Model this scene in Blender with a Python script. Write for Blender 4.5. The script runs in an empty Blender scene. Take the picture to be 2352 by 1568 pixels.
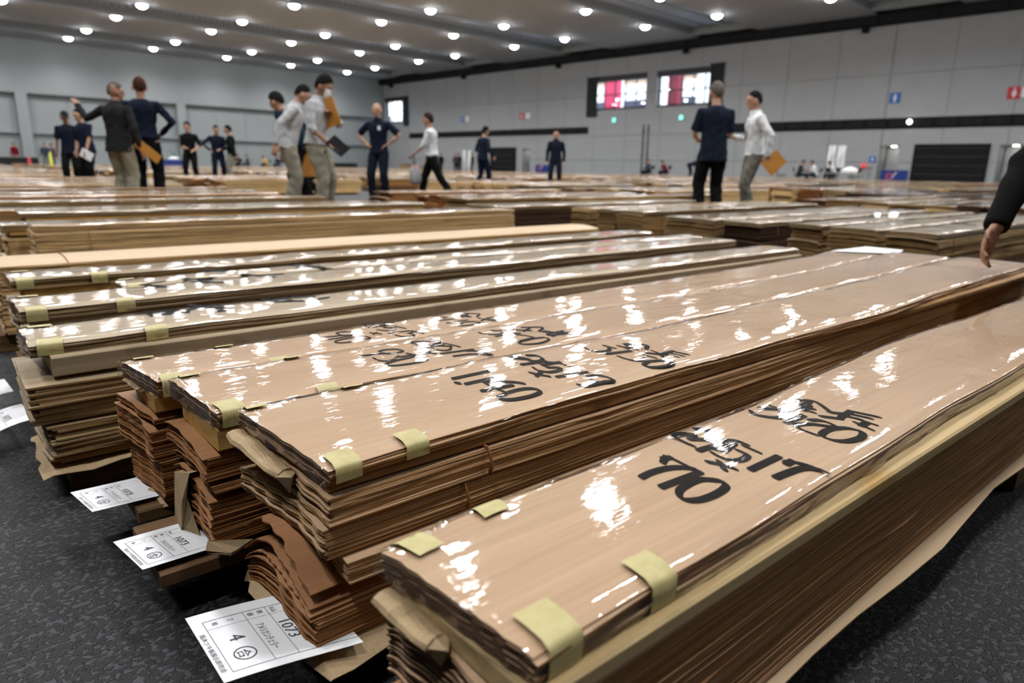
import bpy, bmesh, math, random
import numpy as np
from mathutils import Vector, Matrix

S = bpy.context.scene
COL = S.collection
rng = random.Random(7)
nrg = np.random.default_rng(11)

# ------------------------------------------------------------------ camera, world, exposure
EYE = 0.68                      # camera height above the floor (m)
FPX = 1572.0                    # focal length in pixels of the 2352 px wide frame
_A = np.array([-470 - 1176, 354 - 784, FPX]); _A /= np.linalg.norm(_A)      # room axis (left wall side)
_B = np.array([2800 - 1176, 408 - 784, FPX]); _B /= np.linalg.norm(_B)      # room axis (right wall side)
_U = np.cross(_A, _B); _U /= np.linalg.norm(_U)
if _U[1] > 0: _U = -_U
_X = np.array([3100 - 1176, 354 + .0165 * 3570 - 784, FPX]); _X -= _U * (_X @ _U); _X /= np.linalg.norm(_X)
_Y = np.cross(_U, _X)
RW = np.array([_X, _Y, _U])     # camera (x right, y down, z forward) -> world (x along the boards, y left, z up)
CAM = np.array([0, 0, EYE])


def ray(px, py): return RW @ np.array([px - 1176, py - 784, FPX])


def at(px, py, z):
    r = ray(px, py)
    return CAM + r * ((z - EYE) / r[2])


def proj(p):
    c = RW.T @ (np.array(p) - CAM)
    if c[2] < .05: return None
    return c[0] / c[2] * FPX + 1176, c[1] / c[2] * FPX + 784


cam = bpy.data.objects.new('camera', bpy.data.cameras.new('camera')); COL.objects.link(cam)
_r, _u, _b = RW @ [1, 0, 0], RW @ [0, -1, 0], RW @ [0, 0, -1]
cam.matrix_world = Matrix(((_r[0], _u[0], _b[0], 0), (_r[1], _u[1], _b[1], 0), (_r[2], _u[2], _b[2], EYE), (0, 0, 0, 1)))
cam.data.sensor_width = 36; cam.data.lens = 36 * FPX / 2352
cam.data.clip_start = .02; cam.data.clip_end = 400
cam.data.dof.use_dof = True; cam.data.dof.focus_distance = 1.08; cam.data.dof.aperture_fstop = 4.0
S.camera = cam
world = bpy.data.worlds.new('overcast_sky'); S.world = world; world.use_nodes = True
world.node_tree.nodes['Background'].inputs[0].default_value = (.82, .9, 1, 1)
world.node_tree.nodes['Background'].inputs[1].default_value = 5.0
S.view_settings.view_transform = 'Standard'; S.view_settings.look = 'None'
S.view_settings.gamma = 1; S.view_settings.use_curve_mapping = False
S.view_settings.exposure = 0.0
LAMP = 64.0                      # radiance of the ceiling lamps' lenses
SPOT = 840.0                    # watts of each lamp's downward beam
cy = S.cycles
cy.max_bounces = 7; cy.diffuse_bounces = 3; cy.glossy_bounces = 3; cy.transmission_bounces = 4; cy.transparent_max_bounces = 12
cy.caustics_reflective = False; cy.caustics_refractive = False; cy.sample_clamp_indirect = 6.0
cy.use_denoising = True; cy.use_adaptive_sampling = True; cy.adaptive_threshold = .025


# ------------------------------------------------------------------ tagging and mesh helpers
def tag(o, label, cat, group=None, kind=None):
    if label: o['label'] = label
    if cat: o['category'] = cat
    if group: o['group'] = group
    if kind: o['kind'] = kind
    return o


def thing(name, label, cat, loc, group=None, rotz=0):
    o = bpy.data.objects.new(name, None); COL.objects.link(o)
    o.location = loc; o.rotation_euler = (0, 0, rotz); o.empty_display_size = .1
    return tag(o, label, cat, group)


class MB:
    """collects polygons, builds ONE mesh object; coordinates are world coordinates (or local when parent has rotation)"""
    def __init__(s): s.v = []; s.f = []; s.m = []; s.n = 0; s.smooth = False

    def add(s, verts, faces, mat=0):
        o = s.n
        s.v.extend([tuple(map(float, p)) for p in verts]); s.n += len(verts)
        for i, f in enumerate(faces):
            s.f.append([o + k for k in f]); s.m.append(mat if isinstance(mat, int) else mat[i])
        return s

    def box(s, x0, x1, y0, y1, z0, z1, mat=0):
        v = [(x0, y0, z0), (x1, y0, z0), (x1, y1, z0), (x0, y1, z0), (x0, y0, z1), (x1, y0, z1), (x1, y1, z1), (x0, y1, z1)]
        return s.add(v, [(0, 3, 2, 1), (4, 5, 6, 7), (0, 1, 5, 4), (1, 2, 6, 5), (2, 3, 7, 6), (3, 0, 4, 7)], mat)

    def bevbox(s, x0, x1, y0, y1, z0, z1, b=.004, mat=0):
        """box with chamfered long edges"""
        pr = [(y0 + b, z0), (y1 - b, z0), (y1, z0 + b), (y1, z1 - b), (y1 - b, z1), (y0 + b, z1), (y0, z1 - b), (y0, z0 + b)]
        v = [(x0, a, c) for a, c in pr] + [(x1, a, c) for a, c in pr]
        f = [(i, (i + 1) % 8, 8 + (i + 1) % 8, 8 + i) for i in range(8)] + [tuple(range(7, -1, -1)), tuple(range(8, 16))]
        return s.add(v, f, mat)

    def oboxf(s, c, ax, ay, az, mat=0):
        """oriented box: centre, three half-vectors"""
        c, ax, ay, az = map(np.array, (c, ax, ay, az))
        v = [c + i * ax + j * ay + k * az for k in (-1, 1) for i, j in ((-1, -1), (1, -1), (1, 1), (-1, 1))]
        return s.add(v, [(0, 3, 2, 1), (4, 5, 6, 7), (0, 1, 5, 4), (1, 2, 6, 5), (2, 3, 7, 6), (3, 0, 4, 7)], mat)

    def rings(s, rs, cap=True, mat=0):
        """loft of rings with equal point counts"""
        n = len(rs[0]); v = [p for r in rs for p in r]; f = []
        for i in range(len(rs) - 1):
            for k in range(n): f.append((i * n + k, i * n + (k + 1) % n, (i + 1) * n + (k + 1) % n, (i + 1) * n + k))
        if cap: f += [tuple(range(n - 1, -1, -1)), tuple(range((len(rs) - 1) * n, len(rs) * n))]
        return s.add(v, f, mat)

    def tube(s, pts, rad, n=8, mat=0, flat=None):
        pts = [np.array(p, float) for p in pts]; rs = []
        if not hasattr(rad, '__len__') or isinstance(rad, tuple): rad = [rad] * len(pts)
        ref = None
        for i, p in enumerate(pts):
            d = pts[min(i + 1, len(pts) - 1)] - pts[max(i - 1, 0)]; d /= np.linalg.norm(d) + 1e-9
            if ref is None: ref = np.array([0, 0, 1.]) if abs(d[2]) < .9 else np.array([1., 0, 0])
            a = np.cross(d, ref); a /= np.linalg.norm(a) + 1e-9; b = np.cross(a, d); ref = b
            r = rad[i]; ra, rb = r if hasattr(r, '__len__') else (r, r)
            rs.append([p + a * ra * math.cos(t) + b * rb * math.sin(t) for t in np.linspace(0, 2 * math.pi, n, endpoint=False)])
        return s.rings(rs, True, mat)

    def ball(s, c, r, n=12, m=8, mat=0):
        c = np.array(c, float); r = np.array(r if hasattr(r, '__len__') else (r, r, r), float); rs = []
        for j in range(m + 1):
            t = math.pi * (.04 + .92 * j / m) - math.pi / 2
            rs.append([c + r * [math.cos(t) * math.cos(a), math.cos(t) * math.sin(a), math.sin(t)] for a in np.linspace(0, 2 * math.pi, n, endpoint=False)])
        return s.rings(rs, True, mat)

    def grid(s, P, mat=0, flip=False):
        """P: (a, b, 3) array of points"""
        a, b = P.shape[:2]; f = []
        for i in range(a - 1):
            for k in range(b - 1):
                q = (i * b + k, (i + 1) * b + k, (i + 1) * b + k + 1, i * b + k + 1)
                f.append(q[::-1] if flip else q)
        return s.add(P.reshape(-1, 3), f, mat)

    def build(s, name, mats, parent=None, loc=None, smooth=False, label=None, kind=None):
        me = bpy.data.meshes.new(name)
        L = np.zeros(3)
        if parent is not None:
            L = np.array(parent.get('_o', (0, 0, 0)) if not isinstance(parent, np.ndarray) else parent, float)
        if loc is not None: L = np.array(loc, float)
        me.from_pydata([tuple(np.array(p) - L) for p in s.v], [], s.f)
        for m in (mats if isinstance(mats, (list, tuple)) else [mats]): me.materials.append(m)
        if any(s.m): me.polygons.foreach_set('material_index', s.m)
        if smooth or s.smooth: me.polygons.foreach_set('use_smooth', [True] * len(s.f))
        me.update()
        o = bpy.data.objects.new(name, me); COL.objects.link(o)
        if parent is not None:
            o.parent = parent
            if '_o' in parent: pass
        elif loc is not None: o.location = loc
        ORG[o.name] = tuple(L)
        if label: o['label'] = label
        if kind: o['kind'] = kind
        return o


ORG = {}


def part(mb, name, mats, parent, smooth=False, label=None, kind=None):
    """build MB (world coordinates) as a child; parents are unrotated, so subtract the chain's origin"""
    org = np.array(ORG.get(parent.name, tuple(parent.location) if parent.parent is None else (0, 0, 0)))
    o = mb.build(name, mats, None, loc=org, smooth=smooth, label=label, kind=kind)
    o.location = (0, 0, 0); o.parent = parent; ORG[o.name] = tuple(org)
    return o


def solo(mb, name, mats, label, cat, loc, group=None, smooth=False, kind=None):
    o = mb.build(name, mats, None, loc=loc, smooth=smooth)
    return tag(o, label, cat, group, kind)


def struct(mb, name, mats, parent=None, loc=(0, 0, 0), smooth=False):
    if parent is None:
        o = mb.build(name, mats, None, loc=loc, smooth=smooth); o['kind'] = 'structure'
    else: o = part(mb, name, mats, parent, smooth)
    return o


# ------------------------------------------------------------------ materials (all procedural)
class NT:
    def __init__(s, name):
        s.mat = bpy.data.materials.new(name); s.mat.use_nodes = True
        s.t = s.mat.node_tree; s.t.nodes.clear(); s.out = s.n('ShaderNodeOutputMaterial')

    def n(s, typ, ins=None, **kw):
        o = s.t.nodes.new(typ)
        for k, v in kw.items(): setattr(o, k, v)
        for k, v in (ins or {}).items():
            if hasattr(v, 'is_output'): s.t.links.new(v, o.inputs[k])
            else: o.inputs[k].default_value = v
        return o

    def ramp(s, fac, stops, interp='LINEAR'):
        r = s.n('ShaderNodeValToRGB', {'Fac': fac}); e = r.color_ramp; e.interpolation = interp
        while len(e.elements) < len(stops): e.elements.new(.5)
        for el, (p, c) in zip(e.elements, stops):
            el.position = p; el.color = (*c, 1) if len(c) == 3 else c
        return r.outputs['Color']

    def coord(s, scale=(1, 1, 1), rnd=True, out='Object'):
        tc = s.n('ShaderNodeTexCoord').outputs[out]
        if rnd:
            oi = s.n('ShaderNodeObjectInfo').outputs['Random']
            k = s.n('ShaderNodeMath', {0: oi, 1: 57.0}, operation='MULTIPLY').outputs[0]
            cb = s.n('ShaderNodeCombineXYZ', {0: k, 1: k, 2: k}).outputs[0]
            tc = s.n('ShaderNodeVectorMath', {0: tc, 1: cb}, operation='ADD').outputs[0]
        return s.n('ShaderNodeVectorMath', {0: tc, 1: scale}, operation='MULTIPLY').outputs[0]

    def noise(s, vec, scale=1, detail=3, rough=.5, dist=0):
        return s.n('ShaderNodeTexNoise', {'Vector': vec, 'Scale': scale, 'Detail': detail, 'Roughness': rough, 'Distortion': dist}).outputs['Fac']

    def mix(s, fac, a, b, blend='MIX'):
        m = s.n('ShaderNodeMix', data_type='RGBA', blend_type=blend)
        for k, v in ((0, fac), (6, a), (7, b)):
            if hasattr(v, 'is_output'): s.t.links.new(v, m.inputs[k])
            else: m.inputs[k].default_value = v if k == 0 else ((*v, 1) if len(v) == 3 else v)
        return m.outputs[2]

    def bump(s, h, strength=.3, dist=.002, normal=None):
        ins = {'Height': h, 'Strength': strength, 'Distance': dist}
        if normal is not None: ins['Normal'] = normal
        return s.n('ShaderNodeBump', ins).outputs['Normal']

    def pbr(s, col, rough=.5, normal=None, spec=.5, metal=0, **kw):
        ins = {'Base Color': col if hasattr(col, 'is_output') else (*col, 1), 'Roughness': rough, 'Metallic': metal, 'Specular IOR Level': spec}
        if normal is not None: ins['Normal'] = normal
        ins.update(kw)
        p = s.n('ShaderNodeBsdfPrincipled', ins)
        s.t.links.new(p.outputs[0], s.out.inputs[0]); return s.mat


def plain(name, col, rough=.6, var=.12, scale=8, bump=0, spec=.4, metal=0):
    t = NT(name); v = t.coord((1, 1, 1))
    n = t.noise(v, scale, 4)
    c = t.ramp(n, [(.25, tuple(x * (1 - var) for x in col)), (.75, tuple(min(1, x * (1 + var)) for x in col))])
    return t.pbr(c, rough, t.bump(t.noise(v, scale * 6, 3), .4, bump) if bump else None, spec, metal)


def wood_face(name, c_lo, c_hi, tint=.12, rough=.5):
    """veneer face: grain runs along X"""
    t = NT(name)
    big = t.noise(t.coord((.9, 9, 9)), 1, 4, .55, .6)
    fine = t.noise(t.coord((3, 170, 170)), 1, 2)
    cloud = t.noise(t.coord((2.2, 2.6, 2.6)), 1, 3, .6)
    c = t.ramp(big, [(.28, c_lo), (.72, c_hi)])
    c = t.mix(.18, c, t.ramp(fine, [(.35, tuple(x * .62 for x in c_lo)), (.65, tuple(min(1, x * 1.08) for x in c_hi))]))
    c = t.mix(t.ramp(cloud, [(.45, (0, 0, 0)), (.75, (tint * 3,) * 3)]), c, tuple(x * .78 for x in c_lo))
    r = t.n('ShaderNodeObjectInfo').outputs['Random']
    c = t.mix(1.0, c, t.ramp(r, [(0, (.9, .88, .86)), (1, (1, 1, 1))]), 'MULTIPLY')
    return t.pbr(c, rough, t.bump(fine, .25, .0006), .3)


def wood_edge(name, c_lo, c_hi, rough=.75):
    """cut edges of stacked veneer: fine lines parallel to the sheets"""
    t = NT(name)
    ln = t.noise(t.coord((1.5, 30, 640)), 1, 2, .6)
    br = t.noise(t.coord((4, 12, 60)), 1, 4, .6)
    c = t.ramp(ln, [(.3, c_lo), (.7, c_hi)])
    c = t.mix(t.ramp(br, [(.42, (0, 0, 0)), (.7, (.6, .6, .6))]), c, tuple(x * .55 for x in c_lo))
    return t.pbr(c, rough, t.bump(ln, .6, .0012), .15)


def timber(name, c_lo, c_hi, stain=(.3, .16, .03), rough=.65):
    t = NT(name)
    g = t.noise(t.coord((1.2, 34, 34)), 1, 4, .6, 1.2)
    st = t.noise(t.coord((7, 9, 9)), 1, 3, .5)
    c = t.ramp(g, [(.3, c_lo), (.7, c_hi)])
    c = t.mix(t.ramp(st, [(.58, (0, 0, 0)), (.68, (.55,) * 3)]), c, stain)
    return t.pbr(c, rough, t.bump(g, .4, .001), .25)


M = {}
M['cherry'] = wood_face('cherry_veneer', (.49, .32, .19), (.60, .425, .28))
M['cherry_edge'] = wood_edge('cherry_edge', (.25, .108, .030), (.53, .275, .100))
M['cherry_pale_edge'] = wood_edge('cherry_pale_edge', (.40, .215, .08), (.64, .415, .195))
M['red_cherry'] = wood_face('red_cherry_veneer', (.33, .155, .068), (.45, .235, .115), .18)
M['red_edge'] = wood_edge('red_cherry_edge', (.19, .068, .018), (.40, .175, .055))
M['end_grain'] = wood_edge('dark_end_grain', (.05, .025, .012), (.22, .12, .06))
M['ash'] = wood_face('ash_veneer', (.43, .335, .22), (.56, .46, .33))
M['ash_edge'] = wood_edge('ash_edge', (.17, .105, .05), (.40, .28, .15))
M['maple'] = wood_face('maple_veneer', (.50, .36, .21), (.60, .455, .30), .05)
M['maple_edge'] = wood_edge('maple_edge', (.68, .43, .18), (.85, .60, .30))
M['oak'] = wood_face('oak_veneer', (.34, .25, .15), (.46, .37, .25))
M['oak_edge'] = wood_edge('oak_edge', (.24, .135, .048), (.50, .32, .14))
M['walnut'] = wood_face('walnut_veneer', (.12, .07, .045), (.2, .125, .08))
M['walnut_edge'] = wood_edge('walnut_edge', (.03, .014, .008), (.1, .05, .028))
M['yellow_timber'] = timber('yellow_timber', (.48, .26, .07), (.68, .42, .14), (.38, .17, .02))
M['shade_timber'] = timber('shaded_yellow_timber', (.22, .115, .04), (.34, .19, .075), (.15, .07, .02))  # yellow timber darkened: shade under the overhanging pack is put into the colour
M['olive_timber'] = timber('olive_stained_timber', (.40, .285, .135), (.54, .405, .215), (.36, .19, .03))
M['grey_timber'] = timber('grey_timber', (.27, .205, .125), (.42, .335, .225), (.13, .085, .045))
M['brown_timber'] = timber('brown_timber', (.12, .065, .03), (.24, .14, .07), (.08, .05, .02))
M['paper'] = plain('white_paper', (.80, .82, .86), .6, .03)
M['ink'] = plain('black_ink', (.008, .008, .009), .7, .1, spec=.05)
M['print_ink'] = plain('printed_ink', (.05, .05, .07), .6, .1)
M['string'] = plain('brown_string', (.36, .15, .05), .7, .2, 200)


def _film():
    t = NT('clear_plastic_film')
    a = t.noise(t.coord((3.5, 8, 8)), 1, 3, .5, .5)
    b = t.noise(t.coord((26, 70, 70)), 1, 2, .5)
    c = t.noise(t.coord((40, 420, 420)), 1, 1)
    n = t.bump(a, .36, .008)
    n = t.bump(b, .3, .0009, n)
    n = t.bump(c, .35, .0002, n)
    bf = t.n('ShaderNodeNewGeometry').outputs['Backfacing']        # thin film: same reflectance from both sides
    ior = t.n('ShaderNodeMapRange', {0: bf, 1: 0.0, 2: 1.0, 3: 1.5, 4: 1 / 1.5}).outputs[0]
    fr = t.n('ShaderNodeFresnel', {'IOR': ior, 'Normal': n}).outputs[0]
    gl = t.n('ShaderNodeBsdfAnisotropic', {'Color': (1, 1, 1, 1), 'Roughness': .05, 'Normal': n}).outputs[0]
    tr = t.n('ShaderNodeBsdfTransparent', {'Color': (.97, .97, .97, 1)}).outputs[0]
    k = t.n('ShaderNodeMath', {0: fr, 1: 1.05}, operation='MULTIPLY', use_clamp=True).outputs[0]
    m = t.n('ShaderNodeMixShader', {0: k, 1: tr, 2: gl}).outputs[0]
    t.t.links.new(m, t.out.inputs[0]); return t.mat


M['film'] = _film()


def _tape():
    t = NT('yellow_cloth_tape')
    w = t.n('ShaderNodeTexWave', {'Vector': t.coord((1, 1, 1), False), 'Scale': 260.0, 'Distortion': 1.5, 'Detail': 1.0}, bands_direction='X').outputs['Fac']
    n = t.noise(t.coord((60, 60, 60)), 1, 3)
    c = t.ramp(n, [(.3, (.44, .385, .165)), (.7, (.545, .48, .23))])
    return t.pbr(c, .38, t.bump(w, .5, .0006), .5)


M['tape'] = _tape()


def _kraft():
    t = NT('kraft_paper')
    n = t.noise(t.coord((1, 1, 1)), 14, 5, .65)
    f = t.noise(t.coord((1, 1, 1)), 300, 2)
    c = t.ramp(n, [(.3, (.34, .235, .125)), (.7, (.47, .345, .205))])
    c = t.mix(.12, c, t.ramp(f, [(.4, (.2, .13, .06)), (.6, (.6, .48, .32))]))
    return t.pbr(c, .7, t.bump(n, .5, .004), .25)


M['kraft'] = _kraft()


def _carpet():
    t = NT('dark_mottled_carpet')
    v = t.coord((1, 1, 1), False)
    n = t.noise(t.coord((.8, 1, 1), False), 115, 2.0, .5, .5)
    f = t.noise(v, 420, 3, .7)
    big = t.noise(v, 1.3, 2)
    mask = t.ramp(n, [(.50, (0, 0, 0)), (.56, (1, 1, 1))])
    dark = t.ramp(f, [(.3, (.006, .006, .007)), (.7, (.015, .015, .0165))])
    lite = t.ramp(f, [(.3, (.034, .037, .044)), (.7, (.064, .070, .081))])
    c = t.mix(mask, dark, lite)
    c = t.mix(1, c, t.ramp(big, [(.3, (.82,) * 3), (.7, (1, 1, 1))]), 'MULTIPLY')
    inv = t.n('ShaderNodeMath', {0: 1.0, 1: mask}, operation='SUBTRACT').outputs[0]
    b = t.bump(inv, .8, .004); b = t.bump(f, .5, .0015, b)
    return t.pbr(c, .6, b, .35)


M['carpet'] = _carpet()
M['wall'] = plain('grey_painted_panel', (.34, .352, .362), .7, .04, 1.2)
M['wall2'] = plain('grey_partition', (.275, .30, .31), .7, .04, .6)
M['ceiling'] = plain('ceiling_panel', (.40, .435, .48), .8, .03, .4)
M['deck'] = plain('blue_grey_metal_deck', (.52, .64, .86), .45, .06, .5, metal=.25)
M['black'] = plain('black_metal', (.008, .009, .010), .6, .1, spec=.1)
M['louvre'] = plain('dark_louvre_metal', (.014, .015, .017), .6, .15, spec=.1)
M['shutter'] = plain('dark_slat_metal', (.010, .010, .011), .6, .1, spec=.08)
M['trim_white'] = plain('lamp_trim', (.6, .6, .6), .4, .02)


def emit(name, col, s, front_only=False):
    t = NT(name)
    e = t.n('ShaderNodeEmission', {'Color': (*col, 1), 'Strength': s}).outputs[0]
    if front_only:
        bf = t.n('ShaderNodeNewGeometry').outputs['Backfacing']
        d = t.n('ShaderNodeBsdfDiffuse', {'Color': (.5, .5, .5, 1)}).outputs[0]
        e = t.n('ShaderNodeMixShader', {0: bf, 1: e, 2: d}).outputs[0]
    t.t.links.new(e, t.out.inputs[0]); return t.mat


M['lamp'] = emit('lamp_lens', (1, .99, .98), LAMP, True)
M['lamp_small'] = emit('small_lamp_lens', (1, .97, .9), 18, True)
M['exit'] = emit('exit_sign_face', (.25, .95, .85), 1.6)


def _glass():
    t = NT('window_glass')
    bf = t.n('ShaderNodeNewGeometry').outputs['Backfacing']
    ior = t.n('ShaderNodeMapRange', {0: bf, 1: 0.0, 2: 1.0, 3: 1.5, 4: 1 / 1.5}).outputs[0]
    fr = t.n('ShaderNodeFresnel', {'IOR': ior}).outputs[0]
    gl = t.n('ShaderNodeBsdfAnisotropic', {'Color': (1, 1, 1, 1), 'Roughness': .01}).outputs[0]
    tr = t.n('ShaderNodeBsdfTransparent', {'Color': (.95, .97, .97, 1)}).outputs[0]
    m = t.n('ShaderNodeMixShader', {0: fr, 1: tr, 2: gl}).outputs[0]
    t.t.links.new(m, t.out.inputs[0]); return t.mat


M['glass'] = _glass()

# ------------------------------------------------------------------ the hall (room axes: b towards the right wall, a towards the back wall)
EB = np.array([0.99641607, 0.08458737, 0]); EA = np.array([-0.08458737, 0.99641607, 0])
HC = 8.35; ZC = 9.03; DB = 43.42; DA = 62.71


def RP(b, a, z): return EB * b + EA * a + np.array([0, 0, z])


def on_right(px, py, db=0.0):
    r = ray(px, py); p = CAM + r * ((DB - db) / (r @ EB)); return p @ EA, p[2]


class RB(MB):
    """MB in room coordinates (b, a, z)"""
    def fin(s):
        s.v = [tuple(RP(*p)) for p in s.v]; return s


def rects_minus(x0, x1, z0, z1, holes):
    xs = sorted({x0, x1, *[min(max(h[i], x0), x1) for h in holes for i in (0, 1)]})
    out = []
    for a, b in zip(xs, xs[1:]):
        if b - a < 1e-4: continue
        m = (a + b) / 2; cut = sorted((max(h[2], z0), min(h[3], z1)) for h in holes if h[0] < m < h[1] and h[3] > z0 and h[2] < z1)
        z = z0
        for c, d in cut:
            if c - z > 1e-3: out.append((a, b, z, c))
            z = max(z, d)
        if z1 - z > 1e-3: out.append((a, b, z, z1))
    return out


A0, A1, B0 = -20.0, DA, -16.0
fl = RB().box(B0, DB + 2.5, A0, DA + .8, -.2, 0).fin()
struct(fl, 'floor', M['carpet'])

# windows: (a0, a1, z0, z1, columns, number)
WIN = [(30.15, 35.1, 4.95, 7.25, 5, 1), (24.6, 29.2, 4.95, 7.25, 5, 2), (58.9, 62.4, 4.85, 7.2, 4, 3)]
NICHE = [(12.92, 13.95, 0, 2.13), (7.1, 8.22, 0, 2.13), (41.5, 42.42, 0, 2.13)]
holes = [w[:4] for w in WIN] + NICHE
w = RB()
for (a, b, c, d) in rects_minus(A0, DA + .8, 0, ZC + 1.2, holes): w.box(DB + .06, DB + .45, a, b, c, d)
wall_r = struct(w.fin(), 'wall_right', M['wall'])
LOUV = [(35.28, 58.4, 3.2, 3.72), (A0, 23.0, 3.05, 3.62)]
cols = np.arange(A0 + 1.1, DA - .5, 2.98)
for a in cols:
    for z0, z1 in ((0, 1.22), (1.22, 3.02), (3.02, 5.95), (5.95, 8.5)):
        for (p, q, c, d) in rects_minus(a + .012, min(a + 2.968, DA - .02), z0 + .012, z1 - .012, holes + LOUV):
            if q - p < .08 or d - c < .08: continue
            part(RB().box(DB, DB + .06, p, q, c, d).fin(), 'wall_panel', M['wall'], wall_r)
for k, (a, b, c, d) in enumerate(LOUV):
    lv = struct(RB().box(DB - .02, DB + .06, a, b, c, d).fin(), 'trim_%d' % (k + 1), M['black'])
    n = int((b - a) / 1.15)
    for i in range(n):
        p = a + (b - a) * i / n
        part(RB().box(DB - .06, DB - .02, p + .1, p + (b - a) / n - .1, c + .08, d - .08).fin(), 'louvre_panel', M['louvre'], lv)
# dark beam under the ceiling, with hanging brackets
beam = struct(RB().box(DB - .55, DB, A0, DA, 8.52, ZC + .02).fin(), 'trim_3', M['black'])
for i, a in enumerate(np.arange(A0 + 2, DA - 2, 2.98)):
    part(RB().box(DB - .6, DB - .55, a + .05, a + 2.9, 8.6, 8.98).fin(), 'beam_panel', M['louvre'], beam)
for a in (61.0, 49.8, 38.4, 26.95, 15.5, 4.0):
    part(RB().box(DB - .42, DB - .12, a - .15, a + .15, 8.22, 8.53).fin(), 'bracket', M['black'], beam)
# door recesses with a small lamp
for k, (a, b, c, d) in enumerate(NICHE):
    r = RB()
    D = 1.3
    r.box(DB + .45, DB + D + .1, a - .1, a, 0, d + .1); r.box(DB + .45, DB + D + .1, b, b + .1, 0, d + .1)
    r.box(DB + D, DB + D + .1, a, b, 0, d); r.box(DB + .45, DB + D, a, b, d, d + .1)
    dn = struct(r.fin(), 'door_%d' % (k + 1), M['wall'])
    part(RB().box(DB + D - .05, DB + D, a + .06, b - .06, .01, d - .06).fin(), 'door_leaf', M['trim_white'], dn)
    part(RB().box(DB + D - .12, DB + D - .05, a + .14, a + .2, .95, 1.1).fin(), 'door_handle', M['louvre'], dn)
    lm = RB(); lm.rings([[(DB + .75 + .13 * math.cos(t), (a + b) / 2 + .13 * math.sin(t), d - .03) for t in np.linspace(0, -2 * math.pi, 12, endpoint=False)],
                         [(DB + .75 + .13 * math.cos(t), (a + b) / 2 + .13 * math.sin(t), d - .005) for t in np.linspace(0, -2 * math.pi, 12, endpoint=False)]])
    solo(lm.fin(), 'recess_lamp', emit('recess_lamp_lens', (1, .97, .9), 22), ['round lamp lit in the recess left of the big dark shutter', 'round lamp lit in the recess right of the big dark shutter', 'small lamp lit in the far door recess'][k], 'lamp', RP(DB + .75, (a + b) / 2, d))
# roller shutters
for k, (a, b, z1) in enumerate(((8.68, 12.08, 2.13), (43.22, 46.25, 2.18))):
    o = thing('roller_shutter', ['wide dark slatted shutter in the right wall beside the blue banner', 'dark slatted shutter far along the right wall behind the walking person'][k], 'shutter', RP(DB - .05, (a + b) / 2, 0))
    f = RB(); f.box(DB - .1, DB - .005, a - .07, a, 0, z1 + .07); f.box(DB - .1, DB - .005, b, b + .07, 0, z1 + .07); f.box(DB - .1, DB - .005, a, b, z1, z1 + .07)
    part(f.fin(), 'frame', M['black'], o)
    n = 9
    for i in range(n):
        h = z1 / n; r = RB(); z = i * h
        P = [(DB - .02, z + .005), (DB - .075, z + .03), (DB - .06, z + h * .5), (DB - .035, z + h - .005), (DB - .02, z + h - .005)]
        r.rings([[(p, a, q) for p, q in P], [(p, b, q) for p, q in P]])
        part(r.fin(), 'slat', M['shutter'] if i % 2 else M['louvre'], o)

# windows
M['frame'] = plain('window_frame', (.02, .022, .024), .5, .1)
M['reveal'] = plain('window_reveal', (.30, .33, .38), .7, .03)
for (a, b, c, d, n, k) in WIN:
    f = RB(); t = .09
    f.box(DB + .25, DB + .36, a, b, d - .32, d); f.box(DB + .25, DB + .36, a, b, c, c + .1)
    f.box(DB + .25, DB + .36, a, a + t, c, d); f.box(DB + .25, DB + .36, b - t, b, c, d)
    wo = struct(f.fin(), 'window_%d' % k, M['frame'])
    part(RB().box(DB - .02, DB + .26, a - .06, b + .06, d - .34, d + .06).fin(), 'header', M['frame'], wo)
    part(RB().box(DB - .02, DB + .26, a - .04, b + .04, c - .05, c + .02).fin(), 'sill', M['frame'], wo)
    z0, z1 = c + .1, d - .32; zm = (z0 + z1) / 2; w_ = (b - a - 2 * t) / n
    part(RB().box(DB + .26, DB + .35, a + t, b - t, zm - .035, zm + .035).fin(), 'transom', M['frame'], wo)
    for i in range(n):
        p = a + t + i * w_
        if i: part(RB().box(DB + .265, DB + .345, p - .035, p + .035, z0, z1).fin(), 'mullion', M['frame'], wo)
        for (q0, q1) in ((z0, zm - .035), (zm + .035, z1)):
            part(RB().box(DB + .3, DB + .31, p + (.035 if i else 0), p + w_ - (.035 if i < n - 1 else 0), q0, q1).fin(), 'pane', M['glass'], wo)
M['curtain'] = plain('black_curtain', (.02, .026, .027), .85, .2, 3)


def curtain(a0, a1, z0, z1, label):
    r = RB(); n = 14; P = np.zeros((n * 2 + 1, 5, 3))
    for i in range(2 * n + 1):
        for j in range(5):
            u = i / (2 * n); z = z1 + (z0 - z1) * j / 4
            P[i, j] = (DB - .10 - .05 * math.sin(u * math.pi * 7) * (.6 + .1 * j), a0 + (a1 - a0) * u, z)
    r.grid(P); r.grid(P - [.012, 0, 0], flip=True)
    o = thing('blackout_curtain', label, 'curtain', RP(DB - .1, (a0 + a1) / 2, z0))
    part(r.fin(), 'curtain_cloth', M['curtain'], o, smooth=True)
    part(RB().tube([(DB - .1, a0 - .1, z1), (DB - .1, a1 + .1, z1)], .025, 6).fin(), 'rail', M['black'], o)


curtain(34.45, 35.5, 4.45, 7.28, 'black curtain drawn to the left of the window with the pink glow')
curtain(24.05, 25.05, 4.4, 7.42, 'black curtain at the right of the second window, behind the navy shirted person')
curtain(58.35, 59.15, 4.45, 7.25, 'black curtain beside the small bright window near the far corner')

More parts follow.
